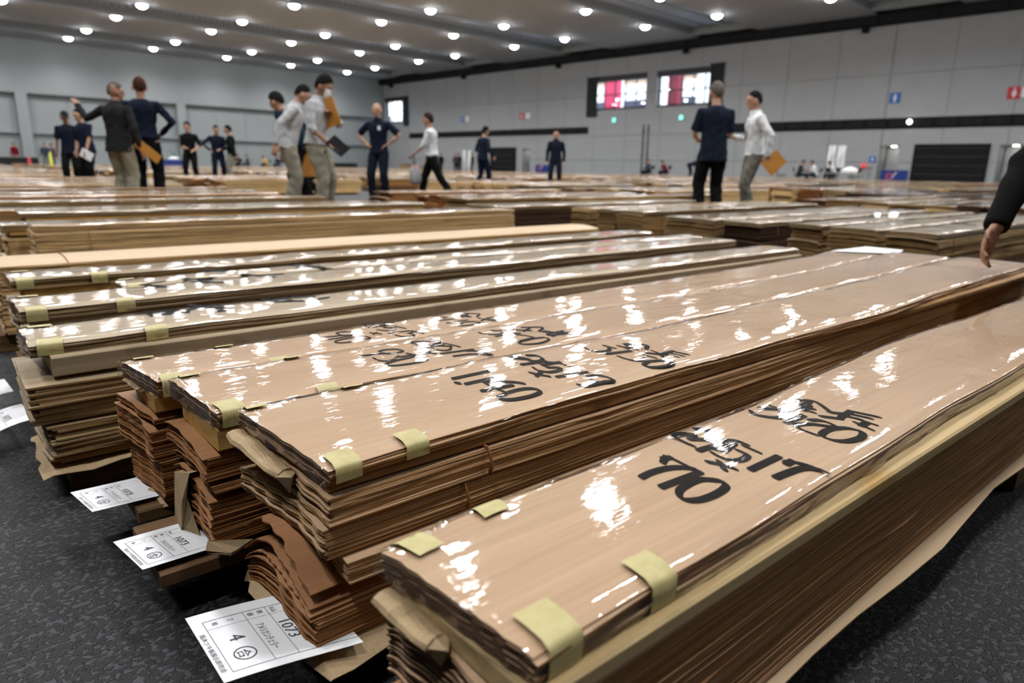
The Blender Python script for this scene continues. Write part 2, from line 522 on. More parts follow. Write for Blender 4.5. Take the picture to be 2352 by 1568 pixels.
# outdoors behind the windows
M['outwhite'] = plain('white_render', (.8, .8, .8), .8, .05)
M['outred'] = plain('red_hoarding', (.62, .05, .13), .7, .05)
M['outdark'] = plain('dark_red_column', (.17, .012, .03), .7, .05)
M['outwin'] = plain('dark_window_band', (.05, .055, .09), .3, .1)
M['outbrick'] = plain('tan_cladding', (.55, .36, .22), .8, .2, 1)
M['ground'] = plain('pale_paving', (.5, .5, .48), .8, .1)
struct(RB().box(DB + 2.6, DB + 40, A0, 90, -.3, -.1).fin(), 'trim_9', M['ground'])


def out_at(px, py, b):
    r = ray(px, py); p = CAM + r * (b / (r @ EB)); return p @ EA, p[2]


bo = thing('building', 'overexposed white building seen through the windows', 'building', RP(62, 50, -.1))
part(RB().box(62, 70, 20, 96, -.1, 17).fin(), 'wall', M['outwhite'], bo)
for i in range(12):
    for zz in (6.0, 9.4):
        a = 26 + i * 5.6
        fr = part(RB().box(61.9, 62.0, a, a + 2.9, zz, zz + 1.5).fin(), 'window', M['outwin'], bo)
        part(RB().box(61.84, 61.9, a - .15, a + 3.05, zz - .2, zz).fin(), 'ledge', M['outbrick'], fr)
for (x0, x1, mk, b, lab, nm) in ((1388, 1418, 'outred', 52, 'red hoarding glowing pink through the left of the near windows', 'hoarding'), (1534, 1556, 'outdark', 53, 'dark red column seen through the window with the right curtain', 'column')):
    a_l, _ = out_at(x0, 215, b); a_r, _ = out_at(x1, 215, b)
    r = RB().box(b, b + .6, a_r, a_l, -.1, 10.5)
    for zz in range(0, 10, 2): r.box(b - .05, b, a_r, a_l, zz + .05, zz + 1.9)
    solo(r.fin(), nm, M[mk], lab, nm, RP(b, (a_l + a_r) / 2, -.1))

# back wall with pillars, recessed bays and a ledge
w = RB(); w.box(B0, DB, DA + .45, DA + .75, 0, ZC + 1.2)
wall_b = struct(w.fin(), 'wall_back', M['wall2'])
part(RB().box(B0, DB, DA, DA + .45, 5.28, ZC + 1.2).fin(), 'upper_panel', M['wall2'], wall_b)
pb = [-11.2, .27, 11.42, 22.65, 33.9, 45]
for i, b in enumerate(pb[:-1]):
    part(RB().box(b, b + .72, DA - .02, DA + .45, 0, 5.28).fin(), 'pillar', M['wall2'], wall_b)
    e = min(pb[i + 1], DB)
    n = 4
    for k in range(n):
        x0 = b + .72 + (e - b - .72) * k / n; x1 = b + .72 + (e - b - .72) * (k + 1) / n
        for z0, z1 in ((.0, 2.44), (2.56, 5.26)):
            part(RB().box(x0 + .015, x1 - .015, DA + .40, DA + .45, z0, z1).fin(), 'bay_panel', M['wall2'], wall_b)
    part(RB().box(b + .72, e, DA + .18, DA + .45, 2.45, 2.55).fin(), 'ledge', M['wall2'], wall_b)
struct(RB().box(B0 - .3, B0, A0, DA + .7, 0, ZC + 1.2).fin(), 'wall_left', M['wall2'])
struct(RB().box(B0, DB + .5, A0 - .3, A0, 0, ZC + 1.2).fin(), 'wall_front', M['wall2'])

# ceiling: flat panels between corrugated troughs
ROWS = [(7.12, 6.57), (5.81, 5.25), (4.47, 3.90), (3.13, 2.56), (1.82, 1.25), (.48, -.08), (-.85, -1.4)]
edges = [DA + .5]
for hi, lo in ROWS: edges += [(hi - .035) * HC, (lo + .035) * HC]
edges.append(A0)
roof = struct(RB().box(B0, DB + .4, A0, DA + .7, ZC + 1.15, ZC + 1.3).fin(), 'ceiling', M['ceiling'])
for i in range(0, len(edges), 2):
    a1_, a0_ = edges[i], edges[i + 1]
    n = 6
    for k in range(n):
        b0 = B0 + (DB - B0) * k / n; b1 = B0 + (DB - B0) * (k + 1) / n
        part(RB().box(b0 + .01, b1 - .01, a0_, a1_, ZC, ZC + .14).fin(), 'ceiling_panel', M['ceiling'], roof)
for i in range(1, len(edges) - 1, 2):
    hi, lo = edges[i], edges[i + 1]
    r = RB(); n = 150; P = np.zeros((n * 2, 2, 3))
    for k in range(n):
        b = B0 + (DB - 1.5 - B0) * k / n; wd = (DB - 1.5 - B0) / n
        P[2 * k] = [(b, lo, ZC + .48), (b, hi, ZC + .48)]
        P[2 * k + 1] = [(b + wd * .55, lo, ZC + .60), (b + wd * .55, hi, ZC + .60)]
    r.grid(P)
    part(r.fin(), 'corrugated_deck', M['deck'], roof)
    part(RB().box(B0, DB, hi, hi + .08, ZC + .14, ZC + 1.1).fin(), 'trough_side', M['wall2'], roof)
    part(RB().box(B0, DB, lo - .08, lo, ZC + .14, ZC + 1.1).fin(), 'trough_side', M['wall2'], roof)
    part(RB().box(DB - 1.6, DB - 1.5, lo, hi, ZC, ZC + 1.1).fin(), 'trough_end', M['wall2'], roof)
    for q in (.33, .66):
        part(RB().tube([(B0, lo + (hi - lo) * q, ZC + .36), (DB - 1.6, lo + (hi - lo) * q, ZC + .36)], .05, 6).fin(), 'duct_pipe', M['wall2'], roof)

# ceiling lamps: trim ring + glowing lens
lens = MB(); ring = MB()
tt = np.linspace(0, 2 * math.pi, 20, endpoint=False)
lens.rings([[(r * math.cos(t), r * math.sin(t), z) for t in tt] for r, z in ((.03, -.235), (.12, -.215), (.2, -.17), (.25, -.11), (.27, -.05))])
ring.rings([[(r * math.cos(t), r * math.sin(t), z) for t in tt] for r, z in ((.27, -.045), (.275, -.07), (.34, -.06), (.36, 0.0), (.27, -.001))], False)
L0 = lens.build('lens', M['lamp'], smooth=True); R0 = ring.build('trim_ring', M['trim_white'], smooth=True)
lamp_i = 0
beam_l = bpy.data.lights.new('downlight_beam', 'SPOT'); beam_l.energy = SPOT; beam_l.color = (1, .985, .965)
beam_l.spot_size = math.radians(160); beam_l.spot_blend = 1; beam_l.shadow_soft_size = .25
for ri, a in enumerate([x for p in ROWS for x in p]):
    if a < -1.0: continue          # the nearer end of the hall is unlit
    for k in range(-3, 5):
        b = 1.74 + .678 * k
        if a < -.5 and k < -1: continue  # unseen row behind the viewer, added to brighten the near stack sides
        if b * HC < B0 + 1 or b * HC > DB - .8: continue
        p = RP(b * HC, a * HC, ZC)
        q = proj(p); vis = q is not None and -60 < q[0] < 2420 and -40 < q[1] < 500
        o = thing('ceiling_light', 'x', 'ceiling light', p, 'round ceiling lamps in paired rows')
        if vis:
            order = ['first', 'second', 'third', 'fourth', 'fifth', 'sixth', 'seventh', 'eighth', 'ninth', 'tenth', 'eleventh', 'twelfth', 'thirteenth', 'fourteenth']
            vi = {}
            o['label'] = 'round ceiling lamp, %s row from the back wall, %s from the right wall' % (order[ri], order[4 - k])
        else:
            o['label'] = 'round lit ceiling lamp unseen outside the picture, assumed overhead or behind the viewer'
        for src in (L0, R0):
            if lamp_i == 0: c = src
            else:
                c = src.copy(); COL.objects.link(c)
            c.parent = o
        sp_ = bpy.data.objects.new('downlight_beam', beam_l); COL.objects.link(sp_); sp_.parent = o; sp_.location = (0, 0, -.5)
        lamp_i += 1

# ------------------------------------------------------------------ veneer: packs in film, boards, bundles
def poly(pts):
    pts = sorted(pts) if hasattr(pts, '__len__') else None
    return pts


def yfun(y):
    if not hasattr(y, '__len__'): return lambda x: np.full_like(np.asarray(x, float), y)
    xs = [p[0] for p in y]; ys = [p[1] for p in y]
    return lambda x: np.interp(x, xs, ys)


def xspace(x0, x1, n, near=True):
    u = np.linspace(0, 1, n)
    return x0 + (x1 - x0) * (u ** 1.7 if near else u)


class Wav:
    """smooth 1D random function"""
    def __init__(s, amp, wl=(.25, 1.6), k=3):
        s.c = [(amp * rng.uniform(.4, 1) / k * 1.6, 2 * math.pi / rng.uniform(*wl), rng.uniform(0, 6.28)) for _ in range(k)]

    def __call__(s, x): return sum(a * np.sin(w * np.asarray(x) + p) for a, w, p in s.c)


def sheet(mb, xs, yr, yl, zf, th, ns=7, jag=.002, x_end=0, mats=(0, 1, 2), bottom=False, jagw=None, skew=0):
    """one veneer sheet: xs along the board, s across from right (0) to left (1); zf(x, s) is its upper face"""
    nx = len(xs); ss = np.linspace(0, 1, ns); P = np.zeros((nx, ns, 3))
    for i, x in enumerate(xs):
        xx = np.full(ns, x)
        if i == 0: xx = xx + (jagw(ss * 9) if jagw else nrg.uniform(-jag, jag, ns)) + skew * ss
        if i == nx - 1: xx = xx + nrg.uniform(-jag, jag, ns)
        a, b = float(yr(x)), float(yl(x))
        P[i, :, 0] = xx; P[i, :, 1] = a + (b - a) * ss; P[i, :, 2] = zf(x, ss)
    mb.grid(P, mats[0])
    Q = P - [0, 0, th]
    if bottom: mb.grid(Q, mats[1], True)
    mb.grid(np.stack([Q[:, 0], P[:, 0]], 1), mats[1]); mb.grid(np.stack([P[:, -1], Q[:, -1]], 1), mats[1])
    mb.grid(np.stack([P[0], Q[0]], 1), mats[2], True); mb.grid(np.stack([P[-1], Q[-1]], 1), mats[2])


SPEC = {'cherry': ('cherry', 'cherry_edge', 'end_grain'), 'pale': ('cherry', 'cherry_pale_edge', 'cherry_pale_edge'), 'red': ('red_cherry', 'red_edge', 'red_edge'),
        'ash': ('ash', 'ash_edge', 'ash_edge'), 'maple': ('maple', 'maple_edge', 'maple_edge'), 'oak': ('oak', 'oak_edge', 'oak_edge'), 'walnut': ('walnut', 'walnut_edge', 'walnut_edge')}


def mats(sp): return [M[k] for k in SPEC[sp]]


def hull(pts):
    pts = sorted(set((round(a, 6), round(b, 6)) for a, b in pts))
    def half(p):
        h = []
        for q in p:
            while len(h) > 1 and (h[-1][0] - h[-2][0]) * (q[1] - h[-2][1]) - (h[-1][1] - h[-2][1]) * (q[0] - h[-2][0]) <= 0: h.pop()
            h.append(q)
        return h
    a, b = half(pts), half(pts[::-1])
    return a[:-1] + b[:-1]


def brush(lines, z, nib, zf=None):
    """broad-nib pen strokes lying on a board; lines are polylines of (x, y) on the board"""
    mb = MB(); rx, ry = nib; k = 0
    for ln in lines:
        ln = [np.array(p[:2]) for p in ln]
        # smooth the polyline
        if len(ln) > 2:
            pts = []
            for i in range(len(ln) - 1):
                p0, p1, p2, p3 = ln[max(i - 1, 0)], ln[i], ln[i + 1], ln[min(i + 2, len(ln) - 1)]
                for t in (0, .25, .5, .75):
                    pts.append(.5 * (2 * p1 + (p2 - p0) * t + (2 * p0 - 5 * p1 + 4 * p2 - p3) * t * t + (3 * p1 - p0 - 3 * p2 + p3) * t ** 3))
            ln = pts + [ln[-1]]
        for p, q in zip(ln, ln[1:]):
            st = [(rx * math.cos(t) + .25 * ry * math.sin(t), ry * math.sin(t)) for t in np.linspace(0, 2 * math.pi, 10, endpoint=False)]
            h = hull([(p[0] + a, p[1] + b) for a, b in st] + [(q[0] + a, q[1] + b) for a, b in st])
            zz = z + (k % 5) * .00002; k += 1
            mb.add([(a, b, zz) for a, b in h], [tuple(range(len(h)))])
    return mb


def pack(label, x0, x1, yr, yl, zt, th, sp='cherry', nx=40, ny=9, n_sheets=7, tapes=(), text=None, nib=(.003, .008), group=None, skew=0, wob=.0012, sag=None, split=None, name='veneer_pack'):
    """shrink-wrapped pack of veneer: top sheet, sheets below, plastic film, tape tabs, brushed numbers"""
    fr, fl_ = yfun(yr), yfun(yl)
    o = thing(name, label, 'veneer pack', (x0, float((fr(x0) + fl_(x0)) / 2), zt - th), group)
    ORG[o.name] = tuple(o.location)
    xs = xspace(x0, x1, nx)
    w1, w2, jend = Wav(.003), Wav(.003), Wav(.0022, (.5, 3))
    sg = sag or (lambda x: 0 * np.asarray(x))
    zw = Wav(wob, (.3, 1.2)); 
    Z = lambda x, s: zt + float(sg(x)) + float(zw(x)) - .0035 * (np.abs(2 * s - 1) ** 8)
    mb = MB()
    sheet(mb, xs, lambda x: fr(x) + w1(x), lambda x: fl_(x) + w2(x), Z, .0016, ny, jagw=jend, skew=skew)
    part(mb, 'top_sheet', mats(sp), o)
    mb = MB(); d = th / n_sheets
    for i in range(1, n_sheets):
        a, b = Wav(.0025, (.2, 1.1)), Wav(.0025, (.2, 1.1)); oa, ob = rng.uniform(-.003, .004), rng.uniform(-.003, .004)
        sheet(mb, xspace(x0 + rng.uniform(0, .0012), x1 + rng.uniform(-.01, .01), nx), lambda x: fr(x) + a(x) + oa, lambda x: fl_(x) + b(x) - ob,
              lambda x, s, i=i: Z(x, s) - d * i + .0002, d * .98, ny, jagw=jend, skew=skew, bottom=(i == n_sheets - 1))
    part(mb, 'stacked_sheets', mats(sp), o, kind='stuff')
    # film: over the top, down both sides and over both ends
    gap = .0022; prof = 5
    nxf = int(nx * 1.6)
    xf = xspace(x0 - .003, x1 + .003, nxf); P = np.zeros((nxf, ny + 2 * prof, 3))
    cr = nrg.normal(0, 1, P.shape[:2])
    for i, x in enumerate(xf):
        a, b = float(fr(x) + w1(x)) - gap, float(fl_(x) + w2(x)) + gap
        ss = np.linspace(.012, .988, ny)
        row = [(a - .0012, zt - th * (.95 - .9 * j / prof)) for j in range(prof)]
        top = [(a + (b - a) * s, None) for s in ss]
        lft = [(b + .0012, zt - th * (.05 + .9 * j / (prof - 1))) for j in range(prof)]
        for j, (y, z) in enumerate(row + top + lft):
            s = min(max((y - a) / (b - a), 0), 1)
            zz = float(Z(x, np.array(s))) + gap if z is None else z + float(sg(x)) + float(zw(x))
            e = min(s, 1 - s) * (b - a)
            near = math.exp(-max(x - x0, 0) / .16) + .25
            amp = .0011 * math.exp(-e / .03) * near
            P[i, j] = (x + skew * s * (i == 0), y + (cr[i, j] * .0011 if z is not None else 0), zz + (abs(cr[i, j]) * amp if z is None else cr[i, j] * .0004))
    mb = MB(); mb.grid(P)
    for i, sgn in ((0, -1), (-1, 1)):
        E = P[i]; m = 5; Q = np.zeros((len(E), m, 3))
        for j in range(m):
            t = j / (m - 1); Q[:, j] = E; Q[:, j, 2] = E[:, 2] * (1 - t) + t * np.minimum(E[:, 2], zt - th * .98 + float(sg(E[0, 0])))
            Q[:, j, 0] += sgn * (np.abs(nrg.normal(0, .0028, len(E))) if j else 0)
        mb.grid(Q, 0, i == -1)
    part(mb, 'plastic_film', M['film'], o, smooth=True)
    for (tx, side, tw, tin, tdn) in tapes:
        t = MB(); m = 4; xx = np.linspace(tx, tx + tw, m); sl = rng.uniform(-.15, .15)
        rows = []
        g = gap + .0016
        for x in xx:
            yb = float((fr if side == 'R' else fl_)(x) + (w1 if side == 'R' else w2)(x)); sg_ = 1 if side == 'R' else -1
            zz = zt + float(sg(x)) + float(zw(x))
            pr = [(yb + sg_ * (tin + rng.uniform(-.001, .001)), zz + g), (yb + sg_ * tin * .5, zz + g), (yb + sg_ * .006, zz + g - .0006), (yb, zz + g - .003),
                  (yb - sg_ * g * 1.3, zz - .002), (yb - sg_ * g * 1.3, zz - tdn * .5), (yb - sg_ * (g * 1.2), zz - tdn)]
            rows.append([(x + sl * (yb - y_), y_, z_) for y_, z_ in pr])
        t.grid(np.array(rows), 0, side == 'R')
        part(t, 'tape_tab', M['tape'], o, smooth=True)
    if text:
        cuts = [0, *(split or ()), len(text)]
        for c0, c1 in zip(cuts, cuts[1:]):
            tm = brush(text[c0:c1], zt + .0009, nib)
            tm.v = [(x, y, z + float(sg(x)) + float(zw(x))) for x, y, z in tm.v]
            part(tm, 'brushed_writing', M['ink'], o, kind='stuff')
    return o


def bundle(label, x0, x1, yr, yl, zt, zb, pitch=.003, drop=.0, dropl=0, sp='cherry', jag=.003, jy=.003, nx=16, ns=7, xj=.0009, bands=(), group=None, loose=(), skew=0, p=2, s0=.55, wave=None, name='veneer_bundle'):
    """unwrapped bundle of veneer sheets lying on each other"""
    fr, fl_ = yfun(yr), yfun(yl)
    o = thing(name, label, 'veneer bundle', (x0, float((fr(x0) + fl_(x0)) / 2), zb), group); ORG[o.name] = tuple(o.location)
    n = max(2, int(round((zt - zb) / pitch))); th = pitch * .95
    wave = jy * .8 if wave is None else wave; base = Wav(wave, (.5, 2.2)); base2 = Wav(wave, (.5, 2.2)); jw = Wav(jag, (1.6, 8), 4)
    arch = lambda s, dr, dl: dr * np.maximum(0, (s0 - s) / s0) ** p + dl * np.maximum(0, (s - s0) / (1 - s0)) ** p
    sh = MB()
    blk = 0
    for i in range(n):
        if i % rng.choice((3, 4, 5)) == 0: blk = rng.uniform(-jy, jy) * 1.2
        a, b = Wav(jy * .5, (.15, .9)), Wav(jy * .5, (.15, .9))
        oa = blk * .6 + rng.uniform(-jy, jy) * .3
        u = i / max(n - 1, 1)
        zz = Wav(pitch * .25, (.3, 1))
        zf = lambda x, s, i=i, u=u: zt - i * pitch - arch(s, drop, dropl) * (1 - .45 * u) + float(zz(x))
        xa = x0 + rng.uniform(-xj, xj) + (0 if i else -xj)
        jw2 = Wav(jag * .2, (.6, 3))
        tgt = MB() if i == 0 else sh
        sheet(tgt, xspace(xa, x1 + rng.uniform(-.02, .02), nx), lambda x: fr(x) + base(x) + a(x) + oa, lambda x: fl_(x) + base2(x) + b(x) + oa, zf, th, ns,
              jagw=(lambda q: jw(q) + jw2(q)), bottom=(i == n - 1 or i == 0), skew=skew)
        if i == 0: part(tgt, 'top_sheet', mats(sp), o)
    part(sh, 'stacked_sheets', mats(sp), o, kind='stuff')
    for (dz, dr, dl, dx, dy, ln, *lm) in loose:
        t = MB(); a, b = Wav(lm[1] if lm else .003, (.3, 1)), Wav(.003, (.3, 1))
        sheet(t, xspace(x0 + dx, x0 + dx + ln, nx), lambda x: fr(x) + dy + a(x), lambda x: fl_(x) + b(x), lambda x, s: zt + dz - arch(s, dr, dl), .0022, ns + 4, jagw=Wav(.0035, (.6, 4), 4), bottom=True, skew=skew)
        part(t, 'loose_sheet', mats(lm[0] if lm else sp), o)
    for bx in bands:
        t = MB(); yb, yt = float(fr(bx)) - .005, float(fl_(bx)) + .005
        zr = zt - drop - .001
        pts = [(bx, yt, zb), (bx + .002, yt, zt + .003 - dropl)] + [(bx, yb + (yt - yb) * s, zt + .002 - float(arch(np.array(s), drop, dropl))) for s in (.8, .5, .25, .02)] + [(bx + .003, yb - .002, (zr + zb) / 2), (bx, yb, zb + .003)]
        t.tube(pts, (.0035, .0012), 6)
        part(t, 'string_band', M['string'], o, smooth=True)
    return o


def board(label, x0, x1, y0, y1, z0, z1, mk, group=None, name='spacer_board', yaw=0):
    mb = MB(); n = 9; w = Wav(.0015, (.8, 2)); b = .003
    rs = []
    for x in np.linspace(x0, x1, n):
        d = float(w(x)) + yaw * (x - x0)
        rs.append([(x, y + d, z) for y, z in ((y0 + b, z0), (y1 - b, z0), (y1, z0 + b), (y1, z1 - b), (y1 - b, z1), (y0 + b, z1), (y0, z1 - b), (y0, z0 + b))])
    mb.rings(rs)
    return solo(mb, name, M[mk], label, 'board', (x0, (y0 + y1) / 2, z0), group)


def P_(lines, ox, oy, sc, z):
    """strokes measured on an enlarged crop -> points on the board's plane"""
    return [[tuple(at(ox + a / sc, oy + b / sc, z)[:2]) for a, b in ln] for ln in lines]


T4 = [[(480, 622), (448, 672)], [(520, 628), (450, 640)], [(535, 640), (730, 738)], [(725, 728), (600, 712), (470, 722), (350, 755), (268, 795)], [(770, 752), (435, 876)],
      [(830, 815), (940, 828), (985, 870), (920, 925), (800, 975), (680, 990), (600, 965), (592, 905), (670, 850), (760, 815), (830, 815)],
      [(830, 668), (940, 690), (1060, 727)], [(925, 662), (972, 735)], [(720, 392), (790, 397)], [(750, 392), (850, 405), (916, 452), (870, 488), (720, 470)], [(720, 440), (610, 430), (540, 447), (620, 495), (705, 532)],
      [(675, 475), (800, 482), (960, 520)], [(955, 512), (750, 572)], [(860, 552), (970, 580)], [(870, 492), (1060, 490), (1160, 522)], [(1140, 535), (1260, 588)], [(1055, 512), (975, 570)],
      [(1085, 572), (1165, 610), (1120, 650), (1020, 655), (920, 620), (872, 592)], [(1430, 622), (1190, 735)], [(1545, 658), (1490, 690)], [(1550, 665), (1490, 672)], [(1560, 672), (1690, 702), (1830, 757)], [(1790, 738), (1650, 720), (1530, 750), (1400, 802)],
      [(1270, 210), (1370, 217), (1530, 240)], [(1360, 190), (1490, 237)], [(1470, 240), (1440, 290), (1340, 285), (1230, 265), (1195, 235)], [(1640, 272), (1490, 340)],
      [(1690, 312), (1790, 315), (1890, 352), (1920, 385)], [(1900, 372), (1700, 345), (1575, 355), (1620, 390), (1740, 435)], [(1830, 400), (1790, 440), (1880, 480), (2000, 490), (2120, 460), (2130, 412), (2020, 380), (1900, 382), (1830, 400)],
      [(1515, 146), (1700, 150), (1770, 175), (1860, 240)], [(1690, 160), (1580, 215)], [(1510, 186), (1720, 217)], [(1590, 207), (1722, 247)], [(1690, 187), (1640, 230)],
      [(2040, 237), (1950, 290)], [(2035, 237), (2270, 287)], [(2015, 257), (2200, 297)], [(1990, 277), (2120, 307)], [(1790, 280), (1950, 300)], [(1860, 247), (2000, 262)], [(2060, 292), (2240, 350)], [(2080, 332), (2210, 390)], [(2180, 330), (2120, 360)]]
T3 = [[(420, 382), (80, 450)], [(108, 487), (148, 492)], [(545, 427), (200, 500)], [(360, 480), (500, 482), (650, 486), (745, 500)], [(640, 515), (350, 565)], [(365, 482), (450, 530), (560, 572)],
      [(560, 600), (500, 625), (540, 643), (640, 645), (790, 620), (890, 585), (880, 558), (800, 545), (690, 557), (600, 582), (560, 600)],
      [(800, 395), (870, 412), (980, 430)], [(905, 392), (860, 430)], [(575, 258), (660, 297)], [(585, 250), (700, 248), (800, 268)], [(770, 230), (860, 232), (920, 262), (870, 285), (750, 268), (610, 255)],
      [(950, 285), (720, 320)], [(880, 302), (930, 330)], [(800, 285), (1080, 302)], [(930, 322), (1080, 292)], [(1060, 297), (1185, 340)], [(960, 345), (1080, 347), (1070, 372), (980, 390), (880, 375), (832, 347)],
      [(1340, 385), (1050, 435)], [(1335, 432), (1430, 480), (1530, 475), (1578, 460), (1500, 425), (1400, 418), (1335, 432)], [(1520, 472), (1330, 515), (1250, 507)],
      [(1490, 140), (1590, 165)], [(1540, 165), (1530, 187), (1440, 195), (1350, 180), (1315, 160)], [(1740, 190), (1510, 218)], [(1840, 222), (1970, 255)], [(1860, 250), (1830, 282), (1720, 270), (1625, 240)],
      [(1900, 290), (1862, 320), (1920, 340), (2040, 335), (2130, 310), (2100, 287), (2000, 280), (1900, 290)],
      [(1680, 125), (1800, 125), (1890, 135), (1880, 172)], [(1620, 142), (1800, 180)], [(1690, 137), (1830, 170)], [(1760, 130), (1700, 167)],
      [(1940, 187), (2000, 210)], [(1870, 207), (2060, 225)], [(2140, 187), (2030, 222), (2050, 250), (2130, 275)], [(2130, 192), (2270, 220)], [(2100, 207), (2230, 235)], [(2080, 222), (2180, 245)]]
T1 = [[(205, 297), (250, 316), (330, 315), (398, 300), (350, 286), (250, 286), (205, 297)], [(260, 317), (92, 335)], [(370, 317), (140, 355)], [(330, 340), (220, 362), (200, 380), (280, 383), (400, 365), (510, 345), (480, 330), (420, 326), (330, 340)],
      [(510, 295), (610, 305)], [(570, 291), (540, 310)], [(530, 210), (700, 205), (710, 217), (620, 240)], [(450, 220), (500, 245)], [(440, 217), (520, 216)], [(540, 245), (690, 212)], [(500, 212), (740, 265)], [(720, 231), (830, 255)], [(640, 250), (740, 250), (730, 270), (640, 275), (570, 265)],
      [(860, 277), (680, 300)], [(860, 271), (990, 300)], [(930, 281), (850, 300)], [(870, 300), (910, 320), (820, 330), (740, 316)], [(1110, 136), (1210, 155)], [(1180, 150), (1170, 165), (1090, 165), (1030, 150)], [(1280, 166), (1120, 185)], [(1390, 176), (1200, 205)],
      [(1330, 210), (1272, 225), (1350, 230), (1450, 216), (1500, 200), (1450, 190), (1370, 195), (1330, 210)], [(1340, 116), (1490, 120), (1470, 145)], [(1310, 140), (1420, 150)], [(1390, 121), (1340, 150)], [(1290, 131), (1400, 140)],
      [(1480, 156), (1620, 185)], [(1510, 185), (1600, 151), (1720, 165)], [(1580, 166), (1680, 175)], [(1560, 176), (1650, 185)]]
T2 = [[(592, 460), (640, 480), (760, 470), (808, 455), (750, 440), (650, 445), (592, 460)], [(640, 476), (437, 503)], [(840, 476), (960, 500)], [(900, 491), (780, 510)], [(770, 502), (690, 545), (600, 545), (542, 522)],
      [(920, 505), (760, 540), (655, 575), (700, 590), (850, 575), (1000, 545), (1020, 520), (920, 505)], [(960, 466), (1100, 475)], [(1050, 461), (1000, 485)], [(870, 376), (960, 405)], [(872, 370), (1000, 366), (1140, 376), (1080, 395)], [(1050, 351), (1130, 356), (1140, 380)],
      [(1180, 386), (1010, 430)], [(1030, 401), (1240, 410)], [(1200, 386), (1320, 415)], [(1240, 416), (1220, 445), (1120, 445), (1062, 425)], [(1440, 436), (1150, 478)], [(1370, 451), (1490, 456), (1610, 485)], [(1580, 482), (1420, 480), (1262, 500)],
      [(1600, 266), (1760, 270)], [(1700, 276), (1680, 300), (1560, 300), (1492, 285)], [(1860, 291), (1640, 320)], [(1790, 301), (1900, 311), (1990, 330)], [(1740, 331), (1780, 355)], [(1990, 331), (1860, 360)],
      [(1980, 340), (1852, 375), (1900, 390), (2040, 380), (2120, 350), (2080, 330), (1980, 340)], [(1870, 241), (2060, 240), (2030, 275)], [(1800, 261), (1960, 270)], [(1950, 246), (1890, 275)],
      [(2060, 281), (2340, 290)], [(2100, 301), (2250, 271)], [(2110, 311), (2300, 300)], [(2150, 320), (2240, 281)], [(2080, 271), (2330, 310)]]
T5 = [[(60, 358), (420, 336)], [(130, 376), (450, 346)], [(160, 395), (560, 356)], [(300, 336), (560, 360)], [(600, 271), (740, 290), (590, 330)], [(640, 300), (900, 266), (960, 290)], [(800, 301), (1080, 300)], [(840, 330), (930, 345), (1020, 322), (930, 310), (840, 330)],
      [(1455, 186), (1590, 200), (1620, 181)], [(1690, 171), (1780, 200)], [(1600, 216), (1960, 206)], [(1810, 161), (2030, 156), (1990, 190)], [(1990, 200), (2210, 171)]]
T6 = [[(960, 160), (1120, 175), (1190, 170)], [(980, 182), (1190, 172)], [(1000, 156), (1100, 141)], [(1250, 121), (1420, 130)], [(1300, 141), (1500, 146)], [(1350, 116), (1450, 111)], [(1380, 131), (1400, 150)]]
T7 = [[(1380, 66), (1530, 75)], [(1400, 60), (1500, 58)], [(1640, 91), (1850, 110)], [(1700, 100), (1900, 90)], [(1950, 31), (2230, 50)], [(2000, 21), (2180, 41)], [(2010, 45), (2150, 30)]]

Z4, Z3, Z2, Z1 = .335, .328, .323, .318
# --- stack at the right front (710)
pack('glossy film-wrapped cherry pack brushed 3120 and 710, nearest to the viewer', .289, 3.40, [(.28, .312), (.42, .317), (.61, .317), (1.14, .328), (1.55, .33), (3.4, .34)], [(.27, .504), (.4, .513), (.9, .517), (1.5, .55), (2.35, .535), (3.4, .55)], Z4, .027, 'cherry', 70, 15, 9,
     [(.303, 'R', .036, .040, .027), (.425, 'R', .034, .034, .0265), (.288, 'L', .03, .036, .016), (.385, 'L', .034, .026, .012)], P_(T4, 1400, 880, 3.675, Z4), (.0023, .0066), skew=-.014, wob=.001, split=(6, 8, 23, 30))
board('yellowish spacer board with glue stains under the pack marked 710', .282, 3.38, .300, .497, .288, .3072, 'olive_timber')
bundle('thick cherry veneer bundle beneath the board of the 710 pack', .276, 3.42, [(.25, .306), (1.2, .314), (3.4, .325)], [(.25, .503), (3.4, .54)], .2865, .214, .0022, .010, .022, 'cherry', .003, .0012, 22, 19, .002, wave=.003)
bundle('lowest cherry veneer bundle of the 710 stack', .272, 3.42, [(.25, .314), (1.2, .322), (3.4, .335)], [(.25, .503), (3.4, .54)], .209, .118, .0022, .010, .022, 'cherry', .003, .0012, 22, 19, .003,
       wave=.004,
       loose=[(-.0925, .012, .02, .004, -.016, 3.1, 'maple', .010), (-.002, .016, .02, .003, -.006, 3.1, 'red', .005)])
# --- stack marked 1.140
pack('glossy film-wrapped cherry pack brushed 3130 and 1.140, in the middle of the front row', .318, 3.42, [(.318, .713), (.64, .722), (1.35, .722), (1.9, .712), (2.33, .74), (3.3, .758)], [(.3, .984), (.78, .978), (1.2, .955), (2.1, .976), (3.4, 1.04)], Z3, .020, 'cherry', 70, 15, 6,
     [(.327, 'R', .036, .036, .0205), (.428, 'R', .036, .034, .020), (.315, 'L', .03, .018, .018), (.47, 'L', .034, .012, .012)], P_(T3, 1020, 760, 4.0552, Z3), (.0023, .0073), skew=-.012, wob=.0012, split=(7, 9, 21, 27))
board('plain thin spacer board under the pack marked 1.140', .322, 3.36, .719, .95, .2925, .3075, 'shade_timber')
bundle('pale-edged cherry bundle tied with string right under the 1.140 pack board', .318, 3.42, [(.28, .709), (1.5, .718), (3.4, .755)], [(.28, .965), (3.4, 1.02)], .2915, .2515, .0022, .002, .006, 'pale', .004, .004, 28, 23, .004, bands=(.56,))
